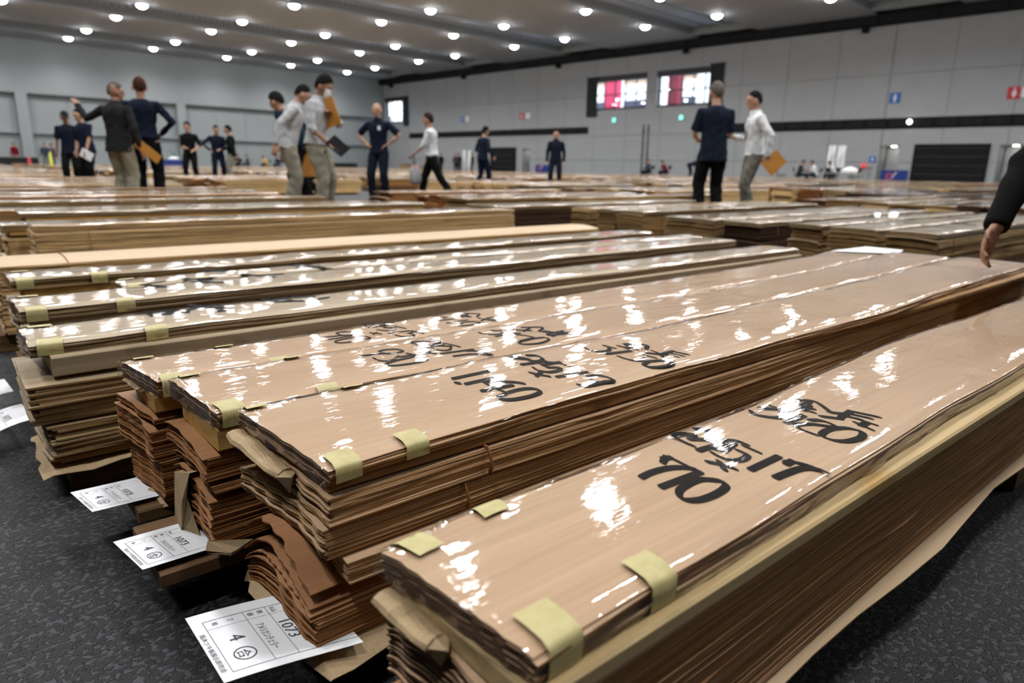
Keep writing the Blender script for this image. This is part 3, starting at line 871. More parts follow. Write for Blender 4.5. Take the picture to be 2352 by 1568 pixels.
bundle('second cherry bundle of the 1.140 stack, with wavy ends', .314, 3.42, [(.25, .711), (1.5, .72), (3.4, .755)], [(.25, .972), (3.4, 1.02)], .2505, .209, .0020, .003, .010, 'pale', .004, .0035, 28, 23, .003, bands=(.52,), skew=-.012)
bundle('thin cherry bundle set back in the middle of the 1.140 stack', .335, 3.40, [(.3, .705), (3.4, .75)], [(.3, .775), (3.4, .83)], .205, .172, .0026, .004, .02, 'pale', .004, .004, 18, 11)
bundle('lowest cherry bundle of the 1.140 stack with three curled sheets fanning out', .292, 3.42, [(.25, .718), (3.4, .765)], [(.25, .948), (3.4, 1.02)], .146, .092, .0020, .020, .040, 'red', .004, .003, 24, 23, .003, p=1.8,
       loose=[(.061, .046, .050, -.001, .006, .75), (.031, .036, .052, -.003, .006, 3.1), (.008, .022, .046, -.003, .002, 3.1)])
# --- stack marked 930
pack('glossy film-wrapped cherry pack brushed 930, behind the 1.140 pack', .280, 3.40, [(.28, 1.001), (.55, 1.006), (.8, .997), (1.2, .972), (2.1, .990), (3.4, 1.058)], [(.27, 1.215), (.9, 1.212), (1.5, 1.189), (2.45, 1.208), (3.4, 1.305)], Z2, .0265, 'cherry', 70, 13, 7,
     [(.287, 'R', .036, .036, .0265), (.44, 'R', .036, .016, .02), (.285, 'L', .034, .018, .012), (.47, 'L', .03, .012, .012)], P_(T2, 720, 690, 3.92, Z2), (.0021, .0053), skew=-.010, split=(6, 8, 18, 25))
board('thick sawn yellow spacer board jutting out under the 930 pack', .280, 3.35, 1.004, 1.19, .2595, .2955, 'yellow_timber')
bundle('arched cherry bundle under the yellow board of the 930 pack', .262, 3.40, [(.2, 1.005), (3.4, 1.06)], [(.2, 1.225), (3.4, 1.31)], .2585, .219, .0020, .007, .012, 'red', .003, .002, 24, 21, .003)
bundle('thin set of cherry sheets below the arched bundle of the 930 stack', .268, 3.40, [(.2, 1.003), (3.4, 1.06)], [(.2, 1.20), (3.4, 1.31)], .215, .199, .0020, .010, .016, 'red', .004, .003, 24, 21, .003)
bundle('lower cherry bundle of the 930 stack, end half covered by kraft paper', .262, 3.40, [(.2, 1.006), (3.4, 1.07)], [(.2, 1.20), (3.4, 1.31)], .195, .112, .0022, .014, .020, 'red', .003, .002, 24, 19, .004, bands=(.9,))
# --- stack marked 910
pack('narrow glossy film-wrapped cherry pack brushed 910, at the back of the front four', .255, 3.36, [(.25, 1.236), (.65, 1.220), (1.5, 1.197), (2.46, 1.216), (3.4, 1.313)], [(.23, 1.403), (.6, 1.39), (1.8, 1.42), (2.95, 1.46), (3.3, 1.52)], Z1, .031, 'cherry', 60, 11, 8,
     [(.262, 'R', .034, .022, .031), (.45, 'R', .034, .014, .014), (.252, 'L', .034, .018, .012), (.40, 'L', .034, .014, .012)], P_(T1, 720, 690, 3.92, Z1), (.0022, .0044), skew=-.022, split=(4, 6, 17, 22))
board('yellow spacer board under the narrow 910 pack', .250, 3.32, 1.243, 1.39, .2565, .2865, 'yellow_timber')
bundle('cherry sheets with rippled ends sticking out under the 910 board', .244, 3.38, [(.2, 1.243), (3.4, 1.34)], [(.2, 1.41), (3.4, 1.51)], .255, .242, .0022, .010, .0, 'red', .005, .002, 22, 21, .0018, skew=-.022)
bundle('second cherry bundle of the 910 stack, its top sheets sticking out', .242, 3.38, [(.2, 1.243), (3.4, 1.34)], [(.2, 1.41), (3.4, 1.51)], .238, .176, .0022, .014, .0, 'red', .004, .002, 22, 21, .0018, skew=-.024)
bundle('lowest rust-coloured bundle of the 910 stack with fanned sheet ends', .250, 3.38, [(.2, 1.240), (3.4, 1.34)], [(.2, 1.385), (3.4, 1.50)], .172, .095, .0024, .006, .004, 'red', .002, .002, 22, 17, .0018, skew=-.020)
for k, (x0, y0, y1, lab) in enumerate(((.185, 1.02, 1.20, 'brown base board jutting out under the 930 stack'), (.205, 1.25, 1.37, 'dark base board under the 910 stack, end showing by the tag'), (.34, .75, .93, 'base board hidden in shadow under the 1.140 stack'), (.33, .35, .47, 'base board in shadow under the 710 stack'))):
    board(lab, x0, 3.4, y0, y1, .057, .082, 'brown_timber', name='base_board')
for k, x in enumerate((.62, 1.75, 2.95)):
    board('dark cross bearer on the carpet under the four front stacks, %s from the near ends' % ['first', 'second', 'third'][k], x, x + .07, .34, 1.44, 0, .056, 'brown_timber', name='cross_bearer')

# ------------------------------------------------------------------ kraft paper and tags of the front stacks
def on_x(px, py, x):
    r = ray(px, py); return CAM + r * (x / r[0])


def kraft_roll(label, p0, p1, r, name='kraft_wrapper'):
    """flattened roll of kraft paper with a pointed fold at its far end"""
    p0, p1 = np.array(p0), np.array(p1); mb = MB(); d = p1 - p0; n = 7
    pts = [p0 + d * t + nrg.normal(0, .0012, 3) for t in np.linspace(0, 1, n)]
    mb.tube(pts, [(r * (1 + .12 * math.sin(4 * t)), r * .52 * (1 + .25 * math.sin(7 * t))) for t in np.linspace(0, 1, n)], 10)
    roll = MB(); roll.v, roll.f, roll.m, roll.n = mb.v, mb.f, mb.m, mb.n
    o = thing(name, label, 'wrapping paper', tuple(p0)); ORG[o.name] = tuple(p0)
    part(roll, 'rolled_paper', M['kraft'], o)
    f = MB(); e = p1; u = d / np.linalg.norm(d); s = np.cross(u, [0, 0, 1.]); s /= np.linalg.norm(s)
    a, b, c, g = e - d * .35 + np.array([0, 0, r * .6]), e + u * r * 1.5 + np.array([0, 0, r * .35]), e + u * r * .3 - np.array([0, 0, r * 1.9]) - s * .3 * r, e - s * r * 1.2
    f.add([a, b, c, g, e - d * .3 - s * r * 1.1, e + s * r * .8], [(0, 1, 5), (0, 4, 3), (0, 3, 1), (3, 2, 1), (4, 2, 3), (1, 2, 5)])
    part(f, 'folded_point', M['kraft'], o)
    return o


kraft_roll('folded kraft paper roll tucked under the near end of the 1.140 pack', (.296, .972, .296), (.305, .815, .286), .014)
kraft_roll('folded kraft paper roll under the near end of the 710 pack', (.266, .492, .300), (.270, .412, .295), .0125)
kraft_roll('flat strip of kraft paper poking out under the 910 pack', (.235, 1.375, .287), (.243, 1.30, .284), .005)
# kraft cover on the end of the lower 930 bundle
c = lambda cx, cy: (140 + cx / 3.016, 780 + cy / 3.016)
X0 = .25
pts = [on_x(*c(785, 915), X0), on_x(*c(890, 925), X0 + .004), on_x(*c(872, 1080), X0 + .002), on_x(*c(905, 1180), X0 + .006), on_x(*c(1000, 1462), X0 + .012), on_x(*c(880, 1430), X0), on_x(*c(795, 1375), X0 - .004), on_x(*c(787, 1140), X0 - .004), on_x(*c(838, 1120), X0 - .008), on_x(*c(832, 1370), X0 - .009)]
ko = thing('kraft_wrapper', 'crumpled kraft paper cover on the end of the lower 930 bundle', 'wrapping paper', tuple(pts[5])); ORG[ko.name] = tuple(ko.location)
k = MB(); k.add(pts, [(0, 1, 8, 7), (1, 2, 9, 8), (2, 3, 4, 9), (7, 8, 9, 6), (6, 9, 5), (9, 4, 5)])
back = [p + np.array([.03, 0, 0]) for p in pts]
k.add(pts + back, [(0, 10, 11, 1), (0, 7, 17, 10), (7, 6, 16, 17)])
part(k, 'end_cover', M['kraft'], ko)
k = MB(); z = .108
b0, b1, b2, b3 = at(*c(1000, 1462), z), at(*c(1180, 1478), z), at(*c(1335, 1378), z), at(*c(1040, 1405), z + .004)
k.add([b0, b1, b2, b3, b0 * .5 + b3 * .5 + [0, 0, .01]], [(0, 1, 4), (1, 2, 4), (2, 3, 4)])
k.add([b0 - [0, 0, .004], b1 - [0, 0, .004], b2 - [0, 0, .004], b1 + [0, 0, .001]], [(0, 1, 3), (1, 2, 3)])
part(k, 'bottom_flap', M['kraft'], ko)


def kraft_sheet(label, x0, x1, y0, y1, z, droop=.02, nx=26):
    ny = 9; P = np.zeros((nx, ny, 3)); w = Wav(.012, (.2, .7)); w2 = Wav(.012, (.2, .7)); wz = Wav(.4, (.1, .4))
    for i, x in enumerate(xspace(x0, x1, nx)):
        for j in range(ny):
            s = j / (ny - 1); e = abs(2 * s - 1)
            P[i, j] = (x + (nrg.uniform(-.01, .01) if i == 0 else 0), y0 + (y1 - y0) * s + (w(x) if j == 0 else w2(x) if j == ny - 1 else 0),
                       z - (droop * (1 + float(wz(x))) if e > .95 else droop * .35 if e > .7 else 0) - (droop * .8 * rng.random() if i == 0 else 0))
    mb = MB(); mb.grid(P); mb.grid(P - [0, 0, .0008], 0, True)
    return solo(mb, 'kraft_wrapper', M['kraft'], label, 'wrapping paper', (x0, (y0 + y1) / 2, z))


kraft_sheet('brown kraft paper sheet drooping under the 1.140 stack', .285, 3.42, .69, .985, .0895, .025)
kraft_sheet('kraft paper sheet under the lowest bundle of the 910 stack', .235, 3.40, 1.243, 1.415, .094, .014)


def text_pts(body, size, bold=False):
    c = bpy.data.curves.new('t', 'FONT'); c.body = body; c.size = size; c.resolution_u = 2
    o = bpy.data.objects.new('t', c); COL.objects.link(o)
    bpy.context.view_layer.update()
    me = bpy.data.meshes.new_from_object(o.evaluated_get(bpy.context.evaluated_depsgraph_get()))
    v = [tuple(x.co)[:2] for x in me.vertices]; f = [tuple(p.vertices) for p in me.polygons]
    bpy.data.objects.remove(o); bpy.data.curves.remove(c); bpy.data.meshes.remove(me)
    return v, f


def paper_tag(label, corner, u, v, W, H, number, name_, qty, z, curl=lambda t: 0, circ=True):
    """printed tag; corner = near-left corner, u = reading direction, v = up direction of the print (unit vectors), W x H in metres"""
    u, v = np.array([*u, 0.]), np.array([*v, 0.]); c0 = np.array([*corner, z])
    q_ = W / .1525                      # print scales with the tag
    G = lambda a, b, dz=0: c0 + u * a + v * b + np.array([0, 0, float(curl(b / H)) + dz])
    F = lambda a, b, dz=0: G(a * q_, b * q_, dz)
    o = thing('paper_tag', label, 'tag', tuple(G(W / 2, H / 2))); ORG[o.name] = tuple(o.location)
    m = MB(); n = 12; P = np.array([[G(W * i, H * j / n) for i in (0, 1)] for j in range(n + 1)])
    m.grid(P, 0, True); m.grid(P - [0, 0, .0006], 0)
    part(m, 'paper', M['paper'], o)
    ln = MB()
    def line(a0, b0, a1, b1, t=.00035):
        d = np.array([a1 - a0, b1 - b0]); q = np.array([-d[1], d[0]]) / (np.linalg.norm(d) + 1e-9) * t; k = 8
        pp = np.array([[F(a0 + d[0] * s + e * q[0], b0 + d[1] * s + e * q[1], .0005) for e in (-1, 1)] for s in np.linspace(0, 1, k)])
        ln.grid(pp)
    l, r_, rows = .022, .1385, [.0145, .0635, .092, .125]
    line(l, rows[0], r_, rows[0]); line(l, rows[1], r_, rows[1]); line(l, rows[2], r_, rows[2])
    line(l, rows[0], l, H / q_); line(r_, rows[0], r_, H / q_); line(l + .020, rows[0], l + .020, H / q_, .0002)
    part(ln, 'ruled_lines', M['print_ink'], o, kind='stuff')
    tx = MB()
    def put(s, a, b, size, fit=None, sx=1):
        vv, ff = text_pts(s, size)
        if fit:
            mx = max(p[0] for p in vv); sx = fit / mx
        tx.add([F(a + x * sx, b + y, .0006) for x, y in vv], ff)
    put(number, l + .037, .0945, .021, .045); put(name_, l + .034, .0685, .0125, .062 if len(name_) > 5 else .04)
    put(qty, l + .045, .031, .027); put('樹', l + .005, .080, .008); put('種', l + .005, .068, .008); put('枚', l + .006, .024, .008); put('丁', l + .006, .043, .008)
    put('出品', l + .003, .097, .007)
    put('銘木ツキ板展示即売会', .048, .0035, .0075, .087)
    if circ:
        put('合', l + .0795, .0305, .0170)
        a = [(l + .088 + .0125 * math.cos(t), .038 + .0125 * math.sin(t)) for t in np.linspace(0, 2 * math.pi, 25)]
        for p, q in zip(a, a[1:]):
            line_ = [F(p[0] + e * (p[0] - l - .088) * .06, p[1] + e * (p[1] - .038) * .06, .0006) for e in (-1, 1)] + [F(q[0] + e * (q[0] - l - .088) * .06, q[1] + e * (q[1] - .038) * .06, .0006) for e in (1, -1)]
            tx.add(line_, [(0, 1, 2, 3)])
    part(tx, 'print', M['print_ink'], o, label='printed black characters', kind='stuff')
    return o


def tag_at(label, ca, cb, cc, z, num, nm, q, H=.165, curl=lambda t: 0):
    a, b, c_ = at(*ca, z)[:2], at(*cb, z)[:2], at(*cc, z)[:2]
    W = np.linalg.norm(b - a); u = (b - a) / W; v = (c_ - a) / np.linalg.norm(c_ - a)
    return paper_tag(label, a, u, v, W, H, num, nm, q, z, curl)


tag_at('white printed tag 1073 sticking out of the 1.140 stack, biggest and nearest', (425, 1420), (515, 1568), (605, 1375), .0885, '1073', 'アメリカンチェリー', '4', curl=lambda t: .004 * (1 - t) ** 2 * 0 - .0 + .003 * math.sin(3 * t) * (1 - t))
tag_at('white printed tag under the 930 stack, beside its kraft paper cover', (260, 1248), (328, 1312), (395, 1208), .092, '1073', 'アメリカンチェリー', '4', curl=lambda t: .003 * (1 - t))
tag_at('white printed tag 1073 under the 910 stack', (162, 1135), (213, 1180), (312, 1098), .090, '1073', 'アメリカンチェリー', '4', curl=lambda t: .004 * (1 - t))


def tag_far(label, fl, fr_, z, num, nm, q, H, curl):
    a, b = at(*fl, z)[:2], at(*fr_, z)[:2]
    W = np.linalg.norm(b - a); u = (b - a) / W; v = np.array([-u[1], u[0]])
    return paper_tag(label, a - v * H, u, v, W, H, num, nm, q, z, curl)


tag_far('curved white tag 1075 hanging from the beige stack at the left edge', (50, 927), (80, 961), .075, '1075', 'アッシュ', '90', .14, lambda t: -.05 * (1 - t) ** 2)
tag_far('second curved white tag at the left edge, above tag 1075', (10, 870), (31, 898), .082, '1075', 'アッシュ', '90', .14, lambda t: -.05 * (1 - t) ** 2)


# ------------------------------------------------------------------ further stacks
ORD = ['first', 'second', 'third', 'fourth', 'fifth', 'sixth', 'seventh', 'eighth', 'ninth', 'tenth', 'eleventh', 'twelfth']


def stack(where, x0, x1, yr, yl, zt, sp, bsp, plank='grey_timber', pth=.035, th=.03, nb=2, text=None, detail=1, tapes=False, base='brown_timber', film=True, nib=(.003, .006), pyr=None, zb=.07):
    nx = 26 if detail > 1 else 14
    tp = []
    if tapes: tp = [(x0 + .012, 'R', .045, .03, th), (x0 + .21, 'R', .045, .026, th), (x0 + .012, 'L', .045, .03, .02)]
    adj = {'cherry': 'pinkish cherry', 'ash': 'pale ash', 'maple': 'cream maple', 'oak': 'tan oak', 'walnut': 'dark walnut', 'red': 'reddish cherry', 'pale': 'cherry'}
    if film:
        pack('film-wrapped %s pack on %s' % (adj[sp], where), x0, x1, yr, yl, zt, th, sp, nx, 7, 6 if detail > 1 else 4, tp, text, nib, wob=.003)
    z = zt - th if film else zt
    if plank:
        board('%s spacer board in %s' % ('grey' if 'grey' in plank else 'yellow', where), x0 + .03, x1 - .02, (pyr or yr) + .004, yl - .012, z - pth, z - .001, plank)
        z -= pth + .002
    hb = (z - zb) / nb
    for i in range(nb):
        bundle('%s bundle, %s in %s' % (adj[bsp], ('single' if nb == 1 else 'upper' if i == 0 else 'lower' if i == nb - 1 else 'middle'), where), x0 + .01 + rng.uniform(-.03, .03), x1 + rng.uniform(-.03, .03), (pyr or yr) + rng.uniform(-.012, .008), yl + rng.uniform(-.01, .01),
               z - i * hb, z - (i + 1) * hb + .004, .0045 if detail > 1 else .008, rng.uniform(.004, .014), .004, bsp, .006, .006, 12 if detail > 1 else 7, 5, .01, bands=((x0 + .25,) if detail > 1 else ()))
    if base:
        board('base board under %s' % where, x0 + rng.uniform(-.02, .04), x1 - .05, (pyr or yr) + .01, yl - .02, .0, zb - .004, base, name='base_board')


stack('the beige stack just behind the 910 stack', .115, 3.16, 1.625, 1.815, .320, 'ash', 'oak', 'grey_timber', .042, .024, 2, P_(T5, 320, 650, 5.113, .32), 2, pyr=1.59, nib=(.008, .011), tapes=True)
kraft_sheet('crumpled kraft paper along the foot of the beige stack at the left', .105, 3.1, 1.578, 1.84, .069, .012)
stack('the second beige stack from the front left', .135, 3.25, 2.02, 2.235, .320, 'ash', 'oak', 'grey_timber', .045, .03, 2, P_(T6, 0, 600, 2.94, .32), 2, nib=(.010, .012), tapes=True)
stack('the set-back beige stack touching the second one', .41, 3.3, 2.27, 2.41, .318, 'ash', 'ash', 'grey_timber', .04, .03, 2, P_(T7, 0, 600, 2.94, .318), 2, nib=(.010, .012), tapes=True)
stack('the third beige stack at the left edge', .16, 3.2, 2.53, 2.72, .322, 'oak', 'oak', 'yellow_timber', .04, .03, 2, None, 2, tapes=True)
stack('the unwrapped bright cream maple pile', .12, 3.2, 2.98, 3.22, .322, 'maple', 'maple', None, 0, 0, 1, None, 2, film=False)
stack('the tall clean-sided maple stack across the walkway', .41, 3.72, 4.40, 4.64, .335, 'maple', 'maple', None, 0, .028, 2, None, 2)
stack('the stack close behind the tall maple stack', .3, 3.6, 4.70, 4.98, .320, 'oak', 'maple', 'yellow_timber', .03, .03, 1, None, 1)
stack('the yellow-sided stack second behind the tall maple', .46, 3.6, 5.55, 5.95, .330, 'ash', 'maple', 'yellow_timber', .03, .03, 1, None, 1)
stack('the stack third behind the tall maple stack', .3, 3.5, 6.02, 6.35, .322, 'cherry', 'oak', None, 0, .03, 1, None, 1)
stack('the long brown-sided stack before the standing group', .1, 3.35, 7.15, 7.5, .325, 'oak', 'oak', 'grey_timber', .035, .03, 1, None, 1)
stack('the low stack in front of the blazer man', -.2, 3.25, 10.05, 10.4, .325, 'cherry', 'red', None, 0, .03, 1, None, 1)
for i, (y0, y1) in enumerate(((3.86, 4.06), (4.12, 4.34), (4.42, 4.7))):
    stack('the %s short stack end at the left edge' % ('nearest', 'middle', 'farthest')[i], -2.9, .17 + .05 * i, y0, y1, (.30, .30, .32)[i], ('ash', 'oak', 'ash')[i], 'oak', 'grey_timber', .03, .03, 1, None, 1)
stack('the rightmost stack of the second block', 4.62, 7.6, 1.52, 1.80, .325, 'ash', 'oak', None, 0, .03, 2, None, 2)
stack('the second stack from the right, second block', 4.60, 7.6, 1.86, 2.16, .325, 'ash', 'oak', None, 0, .03, 2, None, 2)
stack('the third stack from the right, second block', 4.58, 7.6, 2.22, 2.44, .325, 'ash', 'oak', None, 0, .028, 3, None, 2)
stack('the dark curled stack, fourth from right, second block', 4.50, 7.6, 2.62, 2.92, .318, 'ash', 'walnut', None, 0, .03, 2, None, 2)
stack('the curled stack, fifth from right, second block', 4.46, 7.5, 2.97, 3.42, .318, 'ash', 'oak', None, 0, .03, 2, None, 2)
stack('the stack sixth from the right, second block', 4.62, 7.6, 3.76, 4.02, .325, 'ash', 'oak', None, 0, .03, 1, None, 2)
stack('the stack seventh from the right, second block', 4.60, 7.6, 4.08, 4.28, .325, 'ash', 'oak', None, 0, .03, 1, None, 2)
stack('the pale stack, eighth from right, second block', 4.60, 7.6, 4.36, 4.60, .322, 'maple', 'oak', None, 0, .03, 1, None, 2)
stack('the dark-sided stack behind the tall maple end', 4.02, 7.1, 5.0, 5.5, .315, 'ash', 'walnut', None, 0, .03, 1, None, 1)
stack('the boxy-ended stack, ninth from right, second block', 5.75, 8.6, 5.62, 5.95, .345, 'maple', 'maple', None, 0, .03, 1, None, 1)

# white sheets lying on stacks
def sheet_on(label, px4, z):
    P = [at(x, y, z) for x, y in px4]
    m = MB(); m.add(P, [(0, 1, 2, 3)]); m.add([p - [0, 0, .001] for p in P], [(3, 2, 1, 0)])
    for a, b in ((0, 1), (1, 2), (2, 3), (3, 0)): m.add([P[a], P[b], P[b] - [0, 0, .001], P[a] - [0, 0, .001]], [(3, 2, 1, 0)])
    return solo(m, 'paper_sheet', M['paper'], label, 'paper', tuple(P[0]))


sheet_on('white paper sheet lying on the far end of the 910 pack', [(1908, 576), (1990, 566), (2075, 574), (2062, 582)], Z1 + .0055)
sheet_on('left of two small white papers at the far end of the third block', [(2008, 488), (2024, 488), (2021, 499), (2010, 499)], .334)
sheet_on('right of two small white papers at the far end of the third block', [(2044, 487), (2066, 487), (2060, 499), (2040, 499)], .334)

# ------------------------------------------------------------------ the rest of the hall floor: rows of stacks out to the walls
PEOPLE_XY = [(7.85, 5.34), (8.8, 5.41), (14.34, 15.12), (11.78, 15.21), (7.36, 11.19), (6.57, 11.69), (3.86, 8.1), (4.09, 9.33), (4.22, 10.51), (2.42, 10.66), (2.23, 11.21),
             (2.67, 17.27), (2.58, 18.3), (5.75, 20.69), (6.72, 21.33), (7.02, 21.26), (6.1, 13.2)]
LEN = 3.05
packs, films, bundles_ = {}, {}, {}
for sp in ('cherry', 'ash', 'maple', 'oak', 'walnut', 'red'):
    for wd in (.24, .32, .42):
        m = MB(); n = 9; wv = [Wav(.006, (.5, 2)) for _ in range(8)]
        for k in range(3):
            z1 = .032 - k * .0105; z0 = z1 - .0095
            sheet(m, list(np.linspace(rng.uniform(-.004, .006), LEN + rng.uniform(-.02, .02), n)), lambda x: -wd / 2 + wv[k](x), lambda x: wd / 2 + wv[k + 3](x), lambda x, s: z1 + wv[6](x) * .6 - .003 * np.abs(2 * s - 1) ** 6, .0095, 5, bottom=(k == 2))
        me = m.build('pack_core', mats(sp)); packs[sp, wd] = me.data; bpy.data.objects.remove(me)
        m = MB(); P = np.zeros((18, 9, 3)); 
        for i, x in enumerate(np.linspace(-.004, LEN + .004, 18)):
            yy = [-wd / 2 - .008, -wd / 2 - .008, -wd / 2 + .004, -wd / 4, 0, wd / 4, wd / 2 - .004, wd / 2 + .008, wd / 2 + .008]
            zz = [.006, .028, .0365, .0365, .037, .0365, .0365, .028, .006]
            for j in range(9): P[i, j] = (x, yy[j], zz[j] + float(wv[6](x)) * .6 + (rng.uniform(-.001, .001) if 1 < j < 7 else 0))
        m.grid(P)
        for i in (0, -1): m.grid(np.stack([P[i], P[i] * [1, 1, 0] + [0, 0, .004]], 1), 0, i == -1)
        me = m.build('pack_film', M['film'], smooth=True); films[sp, wd] = me.data; bpy.data.objects.remove(me)
        for hh in (.17, .25):
            m = MB(); k = 0; z = hh
            while z > .012:
                t = min(rng.uniform(.025, .06), z); o1, o2 = rng.uniform(-.012, .012), rng.uniform(-.012, .012); ex = rng.uniform(-.06, .04)
                nl = max(2, int(t / .012))
                for q in range(nl):
                    u, v_ = Wav(.006, (.4, 2)), Wav(.006, (.4, 2)); zt_ = z - q * t / nl
                    sheet(m, list(np.linspace(ex + rng.uniform(-.008, .008), LEN + rng.uniform(-.05, .03), 6)), lambda x: -wd / 2 + o1 + u(x), lambda x: wd / 2 + o2 + v_(x), lambda x, s: zt_ - .012 * (1 - s) ** 2 - .004 * s ** 2, t / nl * .8, 4)
                z -= t
            me = m.build('bundle_core', mats(sp)); bundles_[sp, wd, hh] = me.data; bpy.data.objects.remove(me)

spots = []
X0S = [.25, 4.6, 8.95, 13.3, 17.65, 22.0, 26.35, 30.7, 35.05]
for ci, x0c in enumerate(X0S):
    y = {0: 7.6, 1: 6.05, 2: 2.1, 3: 3.3}.get(ci, .25 * x0c - 1.0); run = rng.uniform(1, 4)
    while y < 58:
        wd = rng.choice((.24, .32, .32, .42)); x0 = x0c + rng.uniform(-.18, .18)
        if ci == 3 and y < 5.4: x0 -= 1.4
        c = (x0 + LEN / 2, y + wd / 2)
        bad = any(x0 - .65 < px < x0 + LEN + .65 and y - .65 < py < y + wd + .65 for px, py in PEOPLE_XY)
        if ci == 0 and y < 10.45 and y + wd > 9.75: bad = True
        if c[0] * EB[0] + c[1] * EB[1] > 34.3 or c[0] * EA[0] + c[1] * EA[1] > 53.5: bad = True
        vis = [proj((x0 + dx, y + dy, .3)) for dx in (0, LEN) for dy in (0, wd)]
        if not bad and any(q and -40 < q[0] < 2400 for q in vis):
            sp = rng.choices(('cherry', 'ash', 'maple', 'oak', 'walnut', 'red'), (3, 4, 2, 4, .7, 2))[0]
            if ci == 3 and y < 5.4: sp = 'walnut'
            spots.append((math.hypot(*c), x0, y, wd, sp, ci))
        y += wd + rng.uniform(.02, .09); run -= wd + .05
        if run < 0: y += rng.uniform(.7, 1.0); run = rng.uniform(2.0, 4.2)
spots.sort(key=lambda s: (s[0], s[1]))
BLK = ['the first block', 'the second block', 'the third block', 'the fourth block', 'the fifth block', 'the sixth block', 'the seventh block', 'the eighth block', 'the ninth block']
ADJ = {'cherry': 'pinkish cherry', 'ash': 'pale ash', 'maple': 'cream maple', 'oak': 'tan oak', 'walnut': 'dark walnut', 'red': 'reddish cherry'}
NIND = 240


def nth(n): return '%d%s' % (n, 'th' if 10 < n % 100 < 14 else {1: 'st', 2: 'nd', 3: 'rd'}.get(n % 10, 'th'))


row_no = {}
rest = {sp: MB() for sp in ADJ}; rest_film = MB()
for i, (d, x0, y, wd, sp, ci) in enumerate(spots):
    hh = rng.choice((.17, .25, .25)); zb = .05 if hh == .25 else .11
    bsp = sp if rng.random() < .6 else rng.choice(('oak', 'ash', 'red', 'maple'))
    yc = y + wd / 2
    if i < NIND:
        row_no[ci] = row_no.get(ci, 0) + 1
        where = '%s row back in %s' % (nth(row_no[ci]), BLK[ci]); blk = 'in the rows of %s' % BLK[ci]
        o = bpy.data.objects.new('veneer_bundle', bundles_[bsp, wd, hh]); COL.objects.link(o); o.location = (x0, yc, zb)
        tag(o, '%s %s veneer bundle, %s' % ('thick' if hh == .25 else 'thin', ADJ[bsp], where), 'veneer bundle', 'veneer bundles %s' % blk)
        p = bpy.data.objects.new('veneer_pack', packs[sp, wd]); COL.objects.link(p); p.location = (x0, yc, zb + hh + .002)
        tag(p, '%s film-wrapped %s veneer pack, %s' % ({.24: 'narrow', .32: 'medium-wide', .42: 'wide'}[wd], ADJ[sp], where), 'veneer pack', 'wrapped veneer packs %s' % blk)
        f = bpy.data.objects.new('plastic_film', films[sp, wd]); COL.objects.link(f); f.parent = p
        b = MB().box(x0 + .1, x0 + LEN - .1, y + .03, y + wd - .03, 0, zb - .001)
        solo(b, 'base_board', M['brown_timber'], 'dark base board under the %s' % where, 'board', (x0, yc, 0), 'base boards %s' % blk)
    else:
        rest[bsp].box(x0, x0 + LEN, y, y + wd, 0.04, .25, 1); rest[bsp].box(x0 - .02, x0 + LEN, y + .006, y + wd - .006, .253, .30, 1); rest[sp].box(x0 + .02, x0 + LEN, y + .01, y + wd - .01, .303, .33, 0)
        P = np.array([[(x0 + LEN * u, y + wd * v, .334 + rng.uniform(-.002, .002)) for v in (0, .33, .66, 1)] for u in np.linspace(0, 1, 7)]); rest_film.grid(P)
for sp, m in rest.items():
    if m.n:
        solo(m, 'distant_veneer_stacks', mats(sp), 'countless distant %s veneer stacks towards the walls' % ADJ[sp], 'veneer stacks', (20, 30, 0), kind='stuff')
solo(rest_film, 'distant_plastic_film', M['film'], 'plastic film over the countless distant veneer stacks', 'plastic film', (20, 30, 0), smooth=True, kind='stuff')

# ------------------------------------------------------------------ people
QUEUE = []


def unit(v): v = np.array(v, float); return v / (np.linalg.norm(v) + 1e-9)


def ik(a, c, l1, l2, hint):
    """two-bone joint position between a and c"""
    a, c = np.array(a, float), np.array(c, float); d = c - a; L = np.linalg.norm(d)
    if L > (l1 + l2) * .995: c = a + d / L * (l1 + l2) * .995; d = c - a; L = np.linalg.norm(d)
    u = d / L; x = (l1 * l1 - l2 * l2 + L * L) / (2 * L); h = math.sqrt(max(l1 * l1 - x * x, 0))
    n = np.array(hint, float); n -= u * (n @ u); n = unit(n)
    return a + u * x + n * h, c


def lerp(a, b, t): return np.array(a) * (1 - t) + np.array(b) * t


SKIN = plain('skin', (.42, .235, .155), .5, .08, 12)
SKIN2 = plain('tanned_skin', (.30, .155, .10), .5, .08, 12)
CL = {}


def cloth(name, col):
    if name not in CL: CL[name] = plain(name, col, .9, .14, 14, .004, spec=.06)
    return CL[name]


EYE_M = plain('dark_eye', (.02, .015, .012), .3, .1); LIP = plain('lips', (.30, .13, .10), .5, .1)


